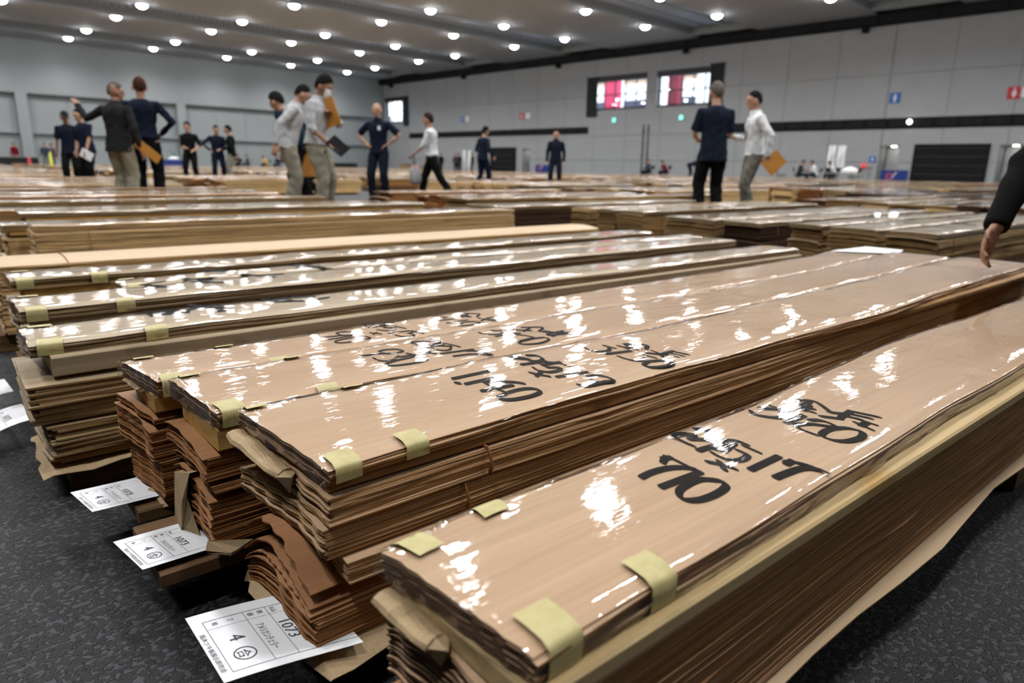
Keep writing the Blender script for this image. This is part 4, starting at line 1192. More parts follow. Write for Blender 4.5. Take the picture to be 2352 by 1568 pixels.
def person(label, xy, heading, h=1.72, lean=0, turn=0, nod=0, hands=None, feet=None, top=('navy_cloth', (.012, .016, .03)), sleeves='long', legs=('black_trousers', (.012, .012, .014)),
           hair=('black_hair', (.012, .011, .011)), hair_style='short', skin=None, vox=.012, hem=.80, sit=False, mask=False, collar=None, jacket_open=None, lanyard=False, badge=False, cap=None, pelvis=None, z0=0, side=0, at_head=True):
    """heading: degrees, the way the body faces in world; local axes: x forward, y left, z up; hands/feet are (left, right) targets in local metres for a 1.72 m body"""
    k = h / 1.72; skin = skin or SKIN
    o = thing('person', label, 'person', (xy[0], xy[1], z0), None, math.radians(heading)); ORG[o.name] = (0, 0, 0)
    pz = .93 if not sit else .50
    pel = np.array(pelvis if pelvis else (0, 0, pz), float)
    cl, sl = math.cos(lean), math.sin(lean); cs, ss = math.cos(side), math.sin(side)
    def T(p):   # torso frame (relative to the pelvis) -> local
        x, y, z = p; y, z = y * cs - z * ss, y * ss + z * cs
        return pel + np.array([x * cl + z * sl, y, -x * sl + z * cl])
    neck0, neck1 = T((0, 0, .50)), T((.015, 0, .555))
    ct, st = math.cos(turn), math.sin(turn); cn, sn = math.cos(nod + lean * .6), math.sin(nod + lean * .6)
    hc = neck1 + np.array([.02 * cn + .10 * sn, 0, .10 * cn - .02 * sn])
    def H(p):   # head frame -> local
        x, y, z = p; x, z = x * cn + z * sn, -x * sn + z * cn
        x, y = x * ct - y * st, x * st + y * ct
        return hc + np.array([x, y, z])
    if hands is None: hands = ((.06, .27, .80), (.06, -.27, .80))
    if feet is None: feet = ((.02, .11, .075), (-.02, -.11, .075))
    arms, lgs = [], []
    for s, hd in ((1, hands[0]), (-1, hands[1])):
        sh = T((0, s * .182, .432)); hint = hd[3] if len(hd) > 3 else (-.6, s * .5, -.3)
        el, wr = ik(sh, hd[:3], .29, .265, hint); arms.append((sh, el, wr))
    for s, ft in ((1, feet[0]), (-1, feet[1])):
        hp = pel + np.array([0, s * .088, -.03]); hint = ft[3] if len(ft) > 3 else (1, s * .12, .0)
        kn, an = ik(hp, ft[:3], .43, .42, hint); lgs.append((hp, kn, an))
    if at_head:
        off = Matrix.Rotation(math.radians(heading), 4, 'Z') @ Vector((hc[0] * k, hc[1] * k, 0)); xy = (xy[0] - off[0], xy[1] - off[1]); o.location = (xy[0], xy[1], z0)
    K = lambda p: np.array(p) * k
    def ringT(z, w, d, x=0, n=16, e=0): return [K(T((x + (d + e) * math.cos(a), (w + e) * math.sin(a), z))) for a in np.linspace(0, 2 * math.pi, n, endpoint=False)]
    TOR = [(-.10, .150, .105, 0), (-.02, .165, .115, -.005), (.08, .152, .108, 0), (.18, .148, .105, .005), (.28, .165, .115, .005), (.36, .180, .122, 0), (.42, .172, .108, -.005), (.46, .135, .085, -.008), (.485, .095, .07, -.006), (.505, .07, .06, 0)]
    # ---- one continuous body
    b = MB()
    b.rings([ringT(z, w * .93, d * .93, x) for z, w, d, x in TOR])
    b.tube([K(T((0, 0, .46))), K(neck1), K(H((-.01, 0, -.06)))], [.058 * k, .054 * k, .052 * k], 10)
    b.ball(K(H((0, 0, .02))), K((.098, .078, .115)), 16, 12)      # skull
    b.tube([K(H((.030, 0, .0))), K(H((.042, 0, -.075))), K(H((.050, 0, -.105)))], [.064 * k, .048 * k, .030 * k], 10)   # jaw and chin
    b.tube([K(H((.088, 0, .012))), K(H((.108, 0, -.022))), K(H((.104, 0, -.034)))], [.010 * k, .016 * k, .012 * k], 8)   # nose
    b.tube([K(H((.083, .042, .03))), K(H((.092, 0, .032))), K(H((.083, -.042, .03)))], .011 * k, 6)   # brow
    for s in (1, -1): b.ball(K(H((-.002, s * .087, -.008))), K((.022, .014, .036)), 8, 6)   # ears
    for s, (sh, el, wr) in zip((1, -1), arms):
        b.tube([K(sh), K(lerp(sh, el, .45)), K(el), K(lerp(el, wr, .3)), K(wr)], [.044 * k, .040 * k, .034 * k, .034 * k, .025 * k], 10)
        d = unit(wr - el); sd = unit(np.cross(d, (0, 0, 1) if abs(d[2]) < .9 else (1, 0, 0))); up = np.cross(sd, d)
        if abs(d[2]) > .7: sd = np.array([1., 0, 0]) - d * d[0]; sd = unit(sd); up = np.cross(sd, d)
        pm = wr + d * .05
        b.tube([K(wr), K(pm), K(wr + d * .09)], [(.030 * k, .018 * k), (.040 * k, .017 * k), (.040 * k, .014 * k)], 10) if False else b.oboxf(K(pm), K(d * .045), K(sd * .038), K(up * .013))
        curl = unit(d * .6 - up * s * .8)
        for q, ln in zip((-.029, -.010, .010, .029), (.062, .074, .070, .055)):
            r0 = wr + d * .088 + sd * q; r1 = r0 + d * ln * .5; r2 = r1 + curl * ln * .55
            b.tube([K(r0 - d * .02), K(r0), K(r1), K(r2)], [.0105 * k, .0105 * k, .0095 * k, .008 * k], 6)
        t0 = wr + d * .03 + sd * .034; t1 = t0 + unit(d + sd * .9) * .035; t2 = t1 + unit(d * 1.2 - up * s * .4) * .03
        b.tube([K(wr + d * .02 + sd * .015), K(t0), K(t1), K(t2)], [.013 * k, .013 * k, .011 * k, .009 * k], 6)
    for hp, kn, an in lgs:
        b.tube([K(hp), K(lerp(hp, kn, .4)), K(kn), K(lerp(kn, an, .3)), K(an)], [.082 * k, .070 * k, .052 * k, .050 * k, .036 * k], 10)
        b.tube([K(an), K(an + [.06, 0, -.035]), K(an + [.14, 0, -.05])], [.035 * k, .035 * k, .022 * k], 8)
    QUEUE.append((b, 'body', skin, o, vox if vox > .015 else vox * .85, True))
    # ---- clothing
    t = MB(); e = .014
    lo = [(z, w, d, x) for z, w, d, x in TOR if z > -.05]
    hemz = hem - .93
    bot = (hemz, .178, .132, 0)
    t.rings([ringT(z, w, d, x, e=e) for z, w, d, x in [bot] + [q for q in lo if q[0] > hemz + .03]])
    for sh, el, wr in arms:
        end = {'long': 1.0, 'short': .42, 'half': .62, 'none': .1}[sleeves]
        path = [T((0, 0, .43)) * .45 + sh * .55, sh]
        if end <= .5: path += [lerp(sh, el, end * 2)]; rad = [.054, .064, .064]
        else: path += [el, lerp(el, wr, (end - .5) * 2)]; rad = [.054, .064, .054, .042]
        t.tube([K(p) for p in path], [r * k for r in rad], 12)
    QUEUE.append((t, 'jacket' if jacket_open else 'shirt', cloth(*top), o, vox, True))
    l = MB()
    l.rings([[K((T((.117 * math.cos(a), .164 * math.sin(a), z)) if z > 0 else pel + np.array([.120 * math.cos(a), .166 * math.sin(a), z]))) for a in np.linspace(0, 2 * math.pi, 16, endpoint=False)] for z in (.05 if hem > .85 else .0, -.03, -.11)])
    for hp, kn, an in lgs:
        l.tube([K(hp + [0, 0, -.03]), K(lerp(hp, kn, .35)), K(kn), K(lerp(kn, an, .5)), K(lerp(kn, an, .97))], [.100 * k, .098 * k, .080 * k, .076 * k, .072 * k], 12)
    QUEUE.append((l, 'trousers', cloth(*legs), o, vox, True))
    for hp, kn, an in lgs:
        s = MB(); s.rings([[K(an + np.array([x + lx * math.cos(a), wy * math.sin(a), z])) for a in np.linspace(0, 2 * math.pi, 12, endpoint=False)] for z, x, lx, wy in ((-.074, .055, .135, .048), (-.05, .055, .138, .050), (-.02, .035, .10, .046), (.01, .0, .055, .045))])
        QUEUE.append((s, 'shoe', cloth('dark_shoe', (.015, .014, .014)), o, 0, True))
    # ---- hair
    hm = MB()
    if hair_style != 'bald':
        lift = {'short': .004, 'full': .014, 'cap': .008}.get(hair_style, 0)
        n, m_ = 24, 9; rs = []
        for j in range(m_ + 1):
            t_ = j / m_; row = []
            for a in np.linspace(0, 2 * math.pi, n, endpoint=False):
                f = math.cos(a)
                low = (-.04 + .60 * f ** .75) if f > 0 else (-.04 - .62 * (-f) ** 1.3)
                if hair_style == 'cap': low = .22 - .12 * (f < 0)
                ph = math.pi / 2 - (math.pi / 2 - low) * t_
                g = 1 + (0 if hair_style == 'cap' else nrg.uniform(-.018, .018)) - .05 * (t_ > .99)
                r = np.array([.100 + lift, .081 + lift, .118 + lift * 1.3]) * g
                row.append(K(H((-.004 + r[0] * math.cos(ph) * f, r[1] * math.cos(ph) * math.sin(a), .02 + r[2] * math.sin(ph)))))
            rs.append(row)
        if hair_style == 'cap':
            q = MB(); q.grid(np.array([[K(H((.085 + d_ * math.cos(u), .075 * math.sin(u) * 1.1, .045 - d_ * .12))) for u in np.linspace(-1.3, 1.3, 9)] for d_ in (.0, .04, .075)])); QUEUE.append((q, 'cap_peak', cloth(*hair), o, 0, True))
        hm.rings(rs[::-1]); QUEUE.append((hm, 'hair' if hair_style != 'cap' else 'cap', cloth(*hair), o, 0, True))
    else:
        n = 14; rs = []
        for ph in (.1, -.25, -.55):
            rs.append([K(H((-.004 + .103 * math.cos(ph) * math.cos(a), .083 * math.cos(ph) * math.sin(a), .02 + .12 * math.sin(ph)))) for a in np.linspace(math.pi * .55, math.pi * 1.45, n)])
        hm.grid(np.array(rs)); QUEUE.append((hm, 'hair', cloth('grey_stubble', (.12, .11, .10)), o, 0, True))
    if vox < .016:
        for s in (1, -1):
            q = MB(); q.ball(K(H((.090, s * .032, .010))), K((.008, .013, .007)), 8, 6); QUEUE.append((q, 'eye', EYE_M, o, 0, True))
        if not mask:
            q = MB(); q.tube([K(H((.078, .024, -.058))), K(H((.090, 0, -.057))), K(H((.078, -.024, -.058)))], .005 * k, 6); QUEUE.append((q, 'mouth', LIP, o, 0, True))
    if mask:
        q = MB(); P = np.array([[K(H((.098 + .018 * math.cos(v * 1.4) * math.cos(u * 1.5) - .03 * u * u, u * .075, -.048 + v * .052))) for u in np.linspace(-1, 1, 9)] for v in np.linspace(-1, 1, 7)])
        q.grid(P); QUEUE.append((q, 'face_mask', M['paper'], o, 0, True))
    if collar:
        q = MB(); q.rings([[K(T((.005 + r * math.cos(a), r * .98 * math.sin(a), z))) for a in np.linspace(0, 2 * math.pi, 14, endpoint=False)] for z, r in ((.475, .088), (.535, .072), (.54, .066))], False)
        QUEUE.append((q, 'collar', cloth(*collar), o, 0, True))
    if lanyard:
        q = MB()
        for s in (1, -1): q.tube([K(T((.02, s * .065, .50))), K(T((.115, s * .07, .40))), K(T((.135, s * .03, .22))), K(T((.135, 0, .16)))], (.011 * k, .003 * k), 6)
        QUEUE.append((q, 'lanyard', cloth('dark_strap', (.02, .022, .025)), o, 0, True))
    if badge:
        c = T((.125, .07, .36)); q = MB(); q.oboxf(K(c), K((.006, 0, 0)), K((0, .025, 0)), K((0, 0, .035))); QUEUE.append((q, 'badge', M['paper'], o, 0, False))
    R = Matrix.Rotation(math.radians(heading), 4, 'Z')
    o['_hands'] = 0
    W = lambda p: np.array(R @ Vector(K(p))) + np.array([xy[0], xy[1], z0])
    return o, [W(a[2]) for a in arms], W, arms


def flush_people():
    tmp = []
    for mb, name, mat, par, vox, sm in QUEUE:
        me = bpy.data.meshes.new(name); me.from_pydata(mb.v, [], mb.f); me.materials.append(mat); me.update()
        o = bpy.data.objects.new(name, me); COL.objects.link(o); o.parent = par
        if vox:
            r = o.modifiers.new('r', 'REMESH'); r.mode = 'VOXEL'; r.voxel_size = vox
            s = o.modifiers.new('s', 'SMOOTH'); s.iterations = 3; s.factor = .5
        tmp.append((o, mat, vox, sm))
    bpy.context.view_layer.update(); dg = bpy.context.evaluated_depsgraph_get()
    for o, mat, vox, sm in tmp:
        if vox:
            me = bpy.data.meshes.new_from_object(o.evaluated_get(dg)); o.modifiers.clear(); old = o.data; o.data = me; bpy.data.meshes.remove(old)
            if not len(me.materials): me.materials.append(mat)
            if o.name.split('.')[0] in ('shirt', 'trousers', 'jacket'):       # folds in the cloth
                n = len(me.vertices); co = np.empty(n * 3); me.vertices.foreach_get('co', co); co = co.reshape(-1, 3)
                nn = np.empty(n * 3); me.vertex_normals.foreach_get('vector', nn); nn = nn.reshape(-1, 3); ph = rng.uniform(0, 6)
                f = np.sin(co[:, 2] * 46 + co[:, 1] * 30 + ph + 2 * np.sin(co[:, 0] * 25)) * .5 + np.sin(co[:, 2] * 23 - co[:, 1] * 41 + 1.7 * ph + np.sin(co[:, 2] * 17)) * .5
                me.vertices.foreach_set('co', (co + nn * (f * .0048)[:, None]).ravel())
        if sm: o.data.polygons.foreach_set('use_smooth', [True] * len(o.data.polygons))
        o.data.update()


def envelope(label, c, ax, ay, name='envelope', mk=None, cat='envelope', t=.004):
    """flat envelope: centre, half-length vector, half-width vector"""
    c, ax, ay = map(lambda v: np.array(v, float), (c, ax, ay)); n = unit(np.cross(ax, ay))
    o = thing(name, label, cat, tuple(c)); ORG[o.name] = tuple(c)
    b = MB(); b.oboxf(c, ax, ay, n * t); part(b, 'paper_body', mk or M['envelope'], o)
    f = MB(); p = [c + ax + ay, c + ax - ay, c + ax * .72 - ay * .8, c + ax * .72 + ay * .8]
    f.add([q + n * (t + .0012) for q in p], [(0, 1, 2, 3)]); f.add([q - n * (t + .0012) for q in p], [(3, 2, 1, 0)])
    part(f, 'flap', mk or M['envelope'], o)
    return o


M['envelope'] = plain('orange_envelope', (.52, .235, .045), .55, .06, 6)
RIGHT = math.degrees(math.atan2(RW[1, 0], RW[0, 0]))         # world angle of the camera's right
FWD = math.degrees(math.atan2(RW[1, 2], RW[0, 2]))
hd = lambda phi: RIGHT + phi                                 # 0 = faces picture right, 90 = away, 180 = left, 270 = to the camera
rv = np.array([math.cos(math.radians(RIGHT)), math.sin(math.radians(RIGHT)), 0]); fv = np.array([math.cos(math.radians(FWD)), math.sin(math.radians(FWD)), 0]); uv = np.array([0, 0, 1.])
navy = ('navy_cloth', (.010, .014, .028)); black = ('black_cloth', (.008, .008, .009)); khaki = ('khaki_cloth', (.25, .235, .185)); grey = ('grey_cloth', (.155, .15, .13)); white = ('white_cloth', (.62, .64, .67)); lgrey = ('light_grey_cloth', (.42, .43, .455))
greyhair = ('grey_hair', (.11, .10, .09)); brownhair = ('brown_hair', (.055, .025, .018))


def head_at(px, py, h): return at(px, py, h)[:2]


person('man in navy T-shirt and black trousers seen from behind, right of the windows', head_at(1648, 187, 1.75), hd(97), 1.75, .02, .12, 0, ((.30, .10, 1.05), (.22, -.06, 1.02)), None, navy, 'short', black, greyhair, 'short', SKIN, .0085, .76)
o, hs, W, ar = person('man in white shirt and grey trousers facing left, orange envelope behind him', head_at(1735, 208, 1.72), hd(178), 1.72, .06, 0, .0, ((-.10, .24, .86), (.24, -.20, 1.12)), ((.05, .10, .075), (-.06, -.10, .075)), white, 'long', grey, ('black_hair', (.012, .011, .011)), 'short', SKIN, .0085, .88, lanyard=True, collar=white)
q = hs[0] + uv * -.06
envelope('orange envelope held behind the back of the white shirted man', q + rv * .10 - uv * .02, (rv * .70 + uv * .70) * .135, (rv * .70 - uv * .72) * .115)
person('man in navy tracksuit standing alone in the middle, facing the viewer', head_at(1278, 298, 1.72), hd(262), 1.72, 0, 0, 0, ((.04, .25, .82), (.04, -.25, .82)), ((.02, .14, .075), (0, -.14, .075)), ('dark_navy_tracksuit', (.010, .013, .022)), 'long', ('dark_navy_tracksuit', (.010, .013, .022)), ('black_hair', (.012, .011, .011)), 'short', SKIN, .011, .86, collar=black)
person('person in dark navy jacket walking away to the right before the far shutter', head_at(1115, 290, 1.70), hd(40), 1.70, .06, 0, .15, ((.22, .2, 1.0), (.15, -.26, .92)), ((-.18, .07, .10), (.20, -.07, .075)), navy, 'long', navy, ('black_hair', (.012, .011, .011)), 'full', SKIN, .011, .82)
o, hs, W, ar = person('woman in white blouse and black trousers striding left with a bag', head_at(983, 260, 1.60), hd(178), 1.60, .05, 0, 0, ((.34, .12, .94, (-.2, .3, -1)), (.10, -.20, .86)), ((-.42, .08, .12), (.24, -.08, .085)), white, 'half', black, ('dark_brown_hair', (.03, .02, .016)), 'full', SKIN, .010, .90)
bagc = ar[0][2]
bag = thing('shopping_bag', 'grey plastic bag with a pink top hanging from the hand of the striding woman', 'bag', tuple(hs[0] - uv * .30)); ORG[bag.name] = tuple(bag.location)
bm = MB(); bc = hs[0] + rv * .02
bm.rings([[bc + rv * (w_ * math.cos(a) * (1 + .1 * math.sin(3 * a + z * 30))) + fv * (d_ * math.sin(a)) + uv * z for a in np.linspace(0, 2 * math.pi, 14, endpoint=False)] for z, w_, d_ in ((-.56, .06, .04), (-.52, .105, .07), (-.42, .115, .08), (-.30, .10, .06), (-.25, .085, .04))])
part(bm, 'bag_body', plain('grey_plastic', (.33, .33, .34), .4, .3, 9), bag, smooth=True)
bm = MB(); bm.rings([[bc + rv * (w_ * math.cos(a)) + fv * (d_ * math.sin(a)) + uv * z for a in np.linspace(0, 2 * math.pi, 12, endpoint=False)] for z, w_, d_ in ((-.262, .088, .043), (-.215, .06, .03))])
part(bm, 'pink_wrap', plain('pink_plastic', (.62, .30, .31), .5, .1), bag, smooth=True)
for s in (-1, 1):
    bm = MB(); bm.tube([bc + rv * .05 * s - uv * .25, bc + rv * .03 * s - uv * .15, bc - uv * .05], .007, 6); part(bm, 'handle', plain('bag_handle', (.4, .4, .4), .5), bag)
o, hs, W, ar = person('bald man in navy short-sleeved uniform facing the viewer with hands on hips', head_at(865, 237, 1.75), hd(258), 1.75, 0, .1, 0, ((.06, .20, 1.02, (-.25, 1, -.1)), (.06, -.20, 1.02, (-.25, -1, -.1))), ((0, .13, .075), (.03, -.13, .075)), navy, 'short', ('dark_navy_tracksuit', (.010, .013, .022)), black, 'bald', SKIN, .010, .86, badge=True, collar=navy)
o, hs, W, ar = person('man with white face mask, grey shirt and khaki trousers looking down to the right', head_at(742, 168, 1.72), hd(-12), 1.72, .10, 0, .35, ((.20, .02, 1.24, (.1, 1, -.6)), (.26, -.20, .90, (-.7, -.3, 0))), ((.02, .12, .075), (.06, -.12, .075)), lgrey, 'half', khaki, ('black_hair', (.012, .011, .011)), 'full', SKIN2, .0085, .90, mask=True, collar=lgrey)
cb = W((.20, -.02, 1.27))
envelope('orange envelope clasped to the chest of the masked man', cb + rv * .0, (-rv * .30 + uv * .95) * .165, rv * .10 + uv * .03 - fv * .05)
pc = hs[1]
envelope('black clipboard with white papers in the right hand of the masked man', pc + rv * .10 - uv * .02 + fv * .02, (rv * .55 - uv * .45) * .17, (rv * .4 + uv * .5 + fv * .7) * .10, 'clipboard', cloth('clipboard_black', (.012, .012, .014)), 'clipboard', .006)
o, hs, W, ar = person('man in light grey long-sleeved shirt bending his head, behind the masked man', head_at(693, 200, 1.66), hd(20), 1.74, .26, 0, .30, ((.10, .26, .86), (-.16, -.26, .90, (-1, -.3, 0))), ((.02, .12, .075), (-.06, -.12, .075)), lgrey, 'long', khaki, ('black_hair', (.012, .011, .011)), 'short', SKIN, .0095, .84, collar=lgrey)
envelope('orange envelope hanging between the legs of the two grey shirted men', W((.26, .24, .64)), -uv * .16, rv * .10)
person('person in dark blue behind the grey shirted men, only head and shoulder showing', head_at(634, 206, 1.66), hd(165), 1.74, .55, 0, .1, ((.16, .24, .80), (.10, -.26, .82)), None, ('teal_navy_cloth', (.010, .022, .035)), 'long', black, ('black_hair', (.012, .011, .011)), 'full', SKIN, .011, .84)
o, hs, W, ar = person('man in navy sweater and black trousers seen from behind at the left', head_at(318, 176, 1.83), hd(108), 1.83, .03, .25, .0, ((.16, .22, .95), (.14, -.20, 1.0, (-.5, -1, -.1))), ((.02, .12, .075), (-.02, -.12, .075)), navy, 'long', black, brownhair, 'short', SKIN2, .010, .92)
o, hs, W, ar = person('grey-haired man in dark blazer and khaki trousers, left arm raised and pointing', head_at(262, 187, 1.67), hd(80), 1.67, .02, -.75, .05, ((.06, .62, 1.42, (-.3, .2, -1)), (.05, -.30, .84)), ((.02, .11, .075), (-.03, -.11, .075)), ('dark_grey_blazer', (.020, .021, .023)), 'long', khaki, greyhair, 'short', SKIN2, .010, .80, jacket_open=True, collar=('dark_grey_blazer', (.020, .021, .023)))
envelope('orange envelope in the lowered right hand of the man in the dark blazer', hs[1] + rv * .10 - uv * .02 - fv * .04, (rv * .75 - uv * .62) * .19, (rv * .5 + uv * .65) * .07)
person('man in dark cap and dark polo shirt standing leftmost of the group', head_at(146, 254, 1.70), hd(285), 1.70, .04, .5, .15, ((.02, .24, .80), (.0, -.27, .80)), ((.02, .11, .075), (0, -.11, .075)), navy, 'short', black, ('dark_cap', (.02, .025, .03)), 'cap', SKIN2, .012, .80)
o, hs, W, ar = person('dark-haired man in dark polo shirt tilting his head, second from left', head_at(177, 249, 1.70), hd(255), 1.70, .02, 0, .1, ((.20, .16, .80), (.05, -.24, .84)), None, navy, 'short', black, ('black_hair', (.012, .011, .011)), 'short', SKIN, .012, .80, side=.12)
envelope('white papers in the hand of the second man from left', hs[0] + rv * .02 - uv * .08 - fv * .04, (rv * .8 - uv * .45) * .14, (rv * .4 + uv * .7) * .11, 'papers', M['paper'], 'papers', .003)
person('young man in black top and trousers facing the viewer before the grey back wall', head_at(428, 280, 1.72), hd(275), 1.72, 0, 0, .05, ((.20, .20, .98), (.20, -.02, 1.02)), ((0, .16, .075), (.05, -.12, .075)), black, 'half', black, ('black_hair', (.012, .011, .011)), 'full', SKIN, .014, .86)
person('young man in dark shirt with one hand on his hip, left of the pair', head_at(495, 287, 1.72), hd(300), 1.72, .05, .1, .15, ((.28, .04, 1.02), (.04, -.20, 1.0, (-.2, -1, 0))), ((0, .14, .075), (.02, -.14, .075)), navy, 'long', navy, ('black_hair', (.012, .011, .011)), 'short', SKIN, .014, .86)
o, hs, W, ar = person('young man in black sweater and khaki trousers facing left, right of the pair', head_at(522, 288, 1.72), hd(195), 1.72, .03, 0, .05, ((.20, .16, 1.04), (.26, -.10, 1.02)), ((0, .11, .075), (.02, -.11, .075)), black, 'long', khaki, ('black_hair', (.012, .011, .011)), 'full', SKIN, .014, .82)
envelope('orange envelope passed between the pair of young men', hs[1] + -rv * .10 - uv * .04, (rv * .75 - uv * .6) * .14, (rv * .4 + uv * .5) * .05)
# person bending over the far end of the front stacks at the right edge
ph = at(2272, 548, .46)
o, hs, W, ar = person('person in black long sleeves bending at the right picture edge, arm reaching low', (ph[0] + .48, ph[1] - .36), 180, 1.72, .9, 0, .2,
                      ((.40, .25, .55), (.50, -.34, .50, (-.5, -.8, .4))), ((.0, .12, .075), (-.05, -.12, .075)), black, 'long', navy, ('black_hair', (.012, .011, .011)), 'short', SKIN2, .0085, .86, pelvis=(-.12, 0, .66), at_head=False)
person('person in dark clothes crouching behind the bald man', (6.1, 13.2), hd(200), 1.60, .7, 0, .1, ((.35, .15, .45), (.3, -.15, .45)), None, black, 'long', black, ('black_hair', (.012, .011, .011)), 'short', SKIN2, .014, .84, pelvis=(-.12, 0, .62), at_head=False)


# small figures near the walls
def at_wall(px, b=None, a=None):
    r = ray(px, 380); r = r / np.linalg.norm(r[:2])
    t = b / (r @ EB) if b else a / (r @ EA)
    return (r * t)[:2]


maroon = ('maroon_jacket', (.16, .012, .02)); purple = ('mauve_cloth', (.11, .08, .11)); yellow = ('yellow_jacket', (.48, .30, .06))
SITF = ((.42, .12, .075), (.42, -.12, .075)); SITH = ((.34, .15, .72), (.34, -.15, .72))
fp = lambda label, xy, phi, **kw: person(label, xy, at_head=False, heading=hd(phi), h=kw.pop('h', 1.7), lean=kw.pop('lean', .05), nod=.1, hands=kw.pop('hands', None), feet=kw.pop('feet', None), top=kw.pop('top', black), legs=kw.pop('legs', black), vox=.02, **kw)
fp('small distant figure in a dark red jacket behind the black table at the far left', at_wall(39, a=57.8), 270, top=maroon, legs=khaki)
fp('small distant figure in dark jacket and grey trousers by the left pillar', at_wall(108, a=55.5), 300, top=('slate_cloth', (.05, .06, .08)), legs=('mid_grey_cloth', (.14, .14, .14)))
fp('small distant figure in mauve and dark trousers beside the left pillar', at_wall(126, a=57), 250, top=purple, legs=('slate_cloth', (.05, .06, .08)))
chairs = []
for i, (px, a, phi, tp, lb, ln) in enumerate(((549, 57, 270, ('brown_cloth', (.06, .04, .03)), 'distant seated figure with a warm-coloured face near the back wall', .1), (571, 56.6, 200, ('slate_cloth', (.05, .06, .08)), 'distant seated figure in slate jacket seen from behind near the back wall', .15),
                                           (614, 57, 180, yellow, 'distant seated figure in a yellow jacket leaning forward', .45), (640, 56.5, 160, ('blue_black_cloth', (.02, .03, .06)), 'distant seated figure in blue-black left of the grey shirted men', .2))):
    xy = at_wall(px, a=a); fp(lb, xy, phi, top=tp, sit=True, feet=SITF, hands=SITH, lean=ln); chairs.append((xy, phi, lb))
for i, (px, b, phi, tp, lb, ln, st) in enumerate(((951, 39.5, 200, ('slate_cloth', (.05, .06, .08)), 'tiny distant figure in dark jacket by the cardboard boxes', 0, 0), (1013, 40, 250, black, 'tiny distant figure in black right of the striding woman', 0, 0),
                                                 (1047, 40, 270, ('olive_cloth', (.06, .05, .04)), 'tiny distant figure in olive left of the white banners', 0, 0), (1054, 40.5, 300, navy, 'tiny distant figure in navy close to the white banners', 0, 0), (1085, 40.2, 200, black, 'tiny distant figure in black right of the white banners', 0, 0),
                                                 (1584, 38, 0, navy, 'distant figure in navy bending over left of the navy shirted man', 1.25, 0), (1492, 38, 200, ('slate_cloth', (.05, .06, .08)), 'tiny distant seated figure in slate by the wall pipes', .2, 1), (1531, 39, 200, maroon, 'tiny distant crouching figure in dark red', .5, 1),
                                                 (1836, 37.5, 330, ('dark_vest', (.03, .03, .035)), 'distant seated figure in dark vest and white sleeves at the meeting table', .25, 1), (1876, 38, 170, white, 'distant seated figure in white shirt at the meeting table', .35, 1), (1916, 38, 200, white, 'distant seated figure in white by the vertical banners', .45, 1))):
    xy = at_wall(px, b=b); kw = dict(sit=True, feet=SITF, hands=SITH) if st else {}
    if ln > 1: kw = dict(hands=((.45, .12, .5), (.5, -.1, .45)))
    fp(lb, xy, phi, top=tp, lean=ln, legs=navy if st else black, **kw)
    if st: chairs.append((xy, phi, lb))
flush_people()

# ------------------------------------------------------------------ things on and by the walls
M['blue'] = plain('sign_blue', (.02, .13, .42), .5, .05); M['red'] = plain('sign_red', (.50, .02, .03), .5, .05)
M['signwhite'] = plain('sign_white', (.75, .76, .78), .5, .03); M['deepblue'] = plain('deep_blue_banner', (.012, .035, .20), .5, .1)
M['legm'] = plain('grey_metal_leg', (.2, .2, .21), .4, .1, metal=.6); M['tabletop'] = plain('pale_table_top', (.45, .42, .38), .5, .08)
M['blackcloth'] = plain('black_table_cloth', (.012, .012, .014), .85, .2); M['brownred'] = plain('brown_red_top', (.16, .045, .04), .6, .1)


def sign(label, px, py, s, plate, kind):
    a, z = on_right(px, py); o = thing('restroom_sign', label, 'sign', RP(DB - .01, a, z)); ORG[o.name] = tuple(o.location)
    part(RB().box(DB - .03, DB - .002, a - s / 2, a + s / 2, z - s / 2, z + s / 2).fin(), 'plate', M[plate], o)
    f = RB(); b = DB - .034; k = s / .55
    t = np.linspace(0, 2 * math.pi, 14, endpoint=False)
    f.add([(b, a - .045 * k * math.cos(q), z + .17 * k + .045 * k * math.sin(q)) for q in t], [tuple(range(14))])
    if kind == 'man': sh = [(-.07, .11), (.07, .11), (.085, -.05), (.05, -.05), (.045, -.21), (-.045, -.21), (-.05, -.05), (-.085, -.05)]
    else: sh = [(-.05, .11), (.05, .11), (.11, -.09), (.045, -.09), (.04, -.21), (-.04, -.21), (-.045, -.09), (-.11, -.09)]
    f.add([(b, a - x * k, z + y * k) for x, y in sh], [tuple(range(8))[::-1]])
    part(f.fin(), 'figure', M['signwhite'], o)


sign('blue square sign with a white figure on the right wall', 2056, 225, .56, 'blue', 'man')
sign('red square sign with a white figure near the right picture edge', 2330, 213, .58, 'red', 'woman')
sign('small blue sign far along the right wall near the striding woman', 1063, 274, .5, 'blue', 'man')
sign('pale sign beside the far small blue sign', 1073, 273, .45, 'signwhite', 'man')
sign('small red sign far along the right wall', 1199, 267, .5, 'red', 'woman')
sign('pale sign beside the far small red sign', 1213, 266, .45, 'signwhite', 'woman')
sign('pale sign cut off by the right picture edge, next to the red one', 2357, 211, .5, 'signwhite', 'man')
a, z = on_right(2004, 366)
sign('little blue sign beside the lit door recess', 2004, 366, .34, 'blue', 'man')
for px, py, lab in ((1412, 276, 'glowing green exit lamp under the window with the pink glow'), (1566, 270, 'glowing green exit lamp under the second window')):
    a, z = on_right(px, py); o = thing('exit_sign', lab, 'exit sign', RP(DB - .06, a, z)); ORG[o.name] = tuple(o.location)
    part(RB().box(DB - .10, DB - .001, a - .17, a + .17, z - .17, z + .17).fin(), 'case', M['trim_white'], o)
    part(RB().box(DB - .108, DB - .10, a - .15, a + .15, z - .15, z + .15).fin(), 'lit_face', M['exit'], o)
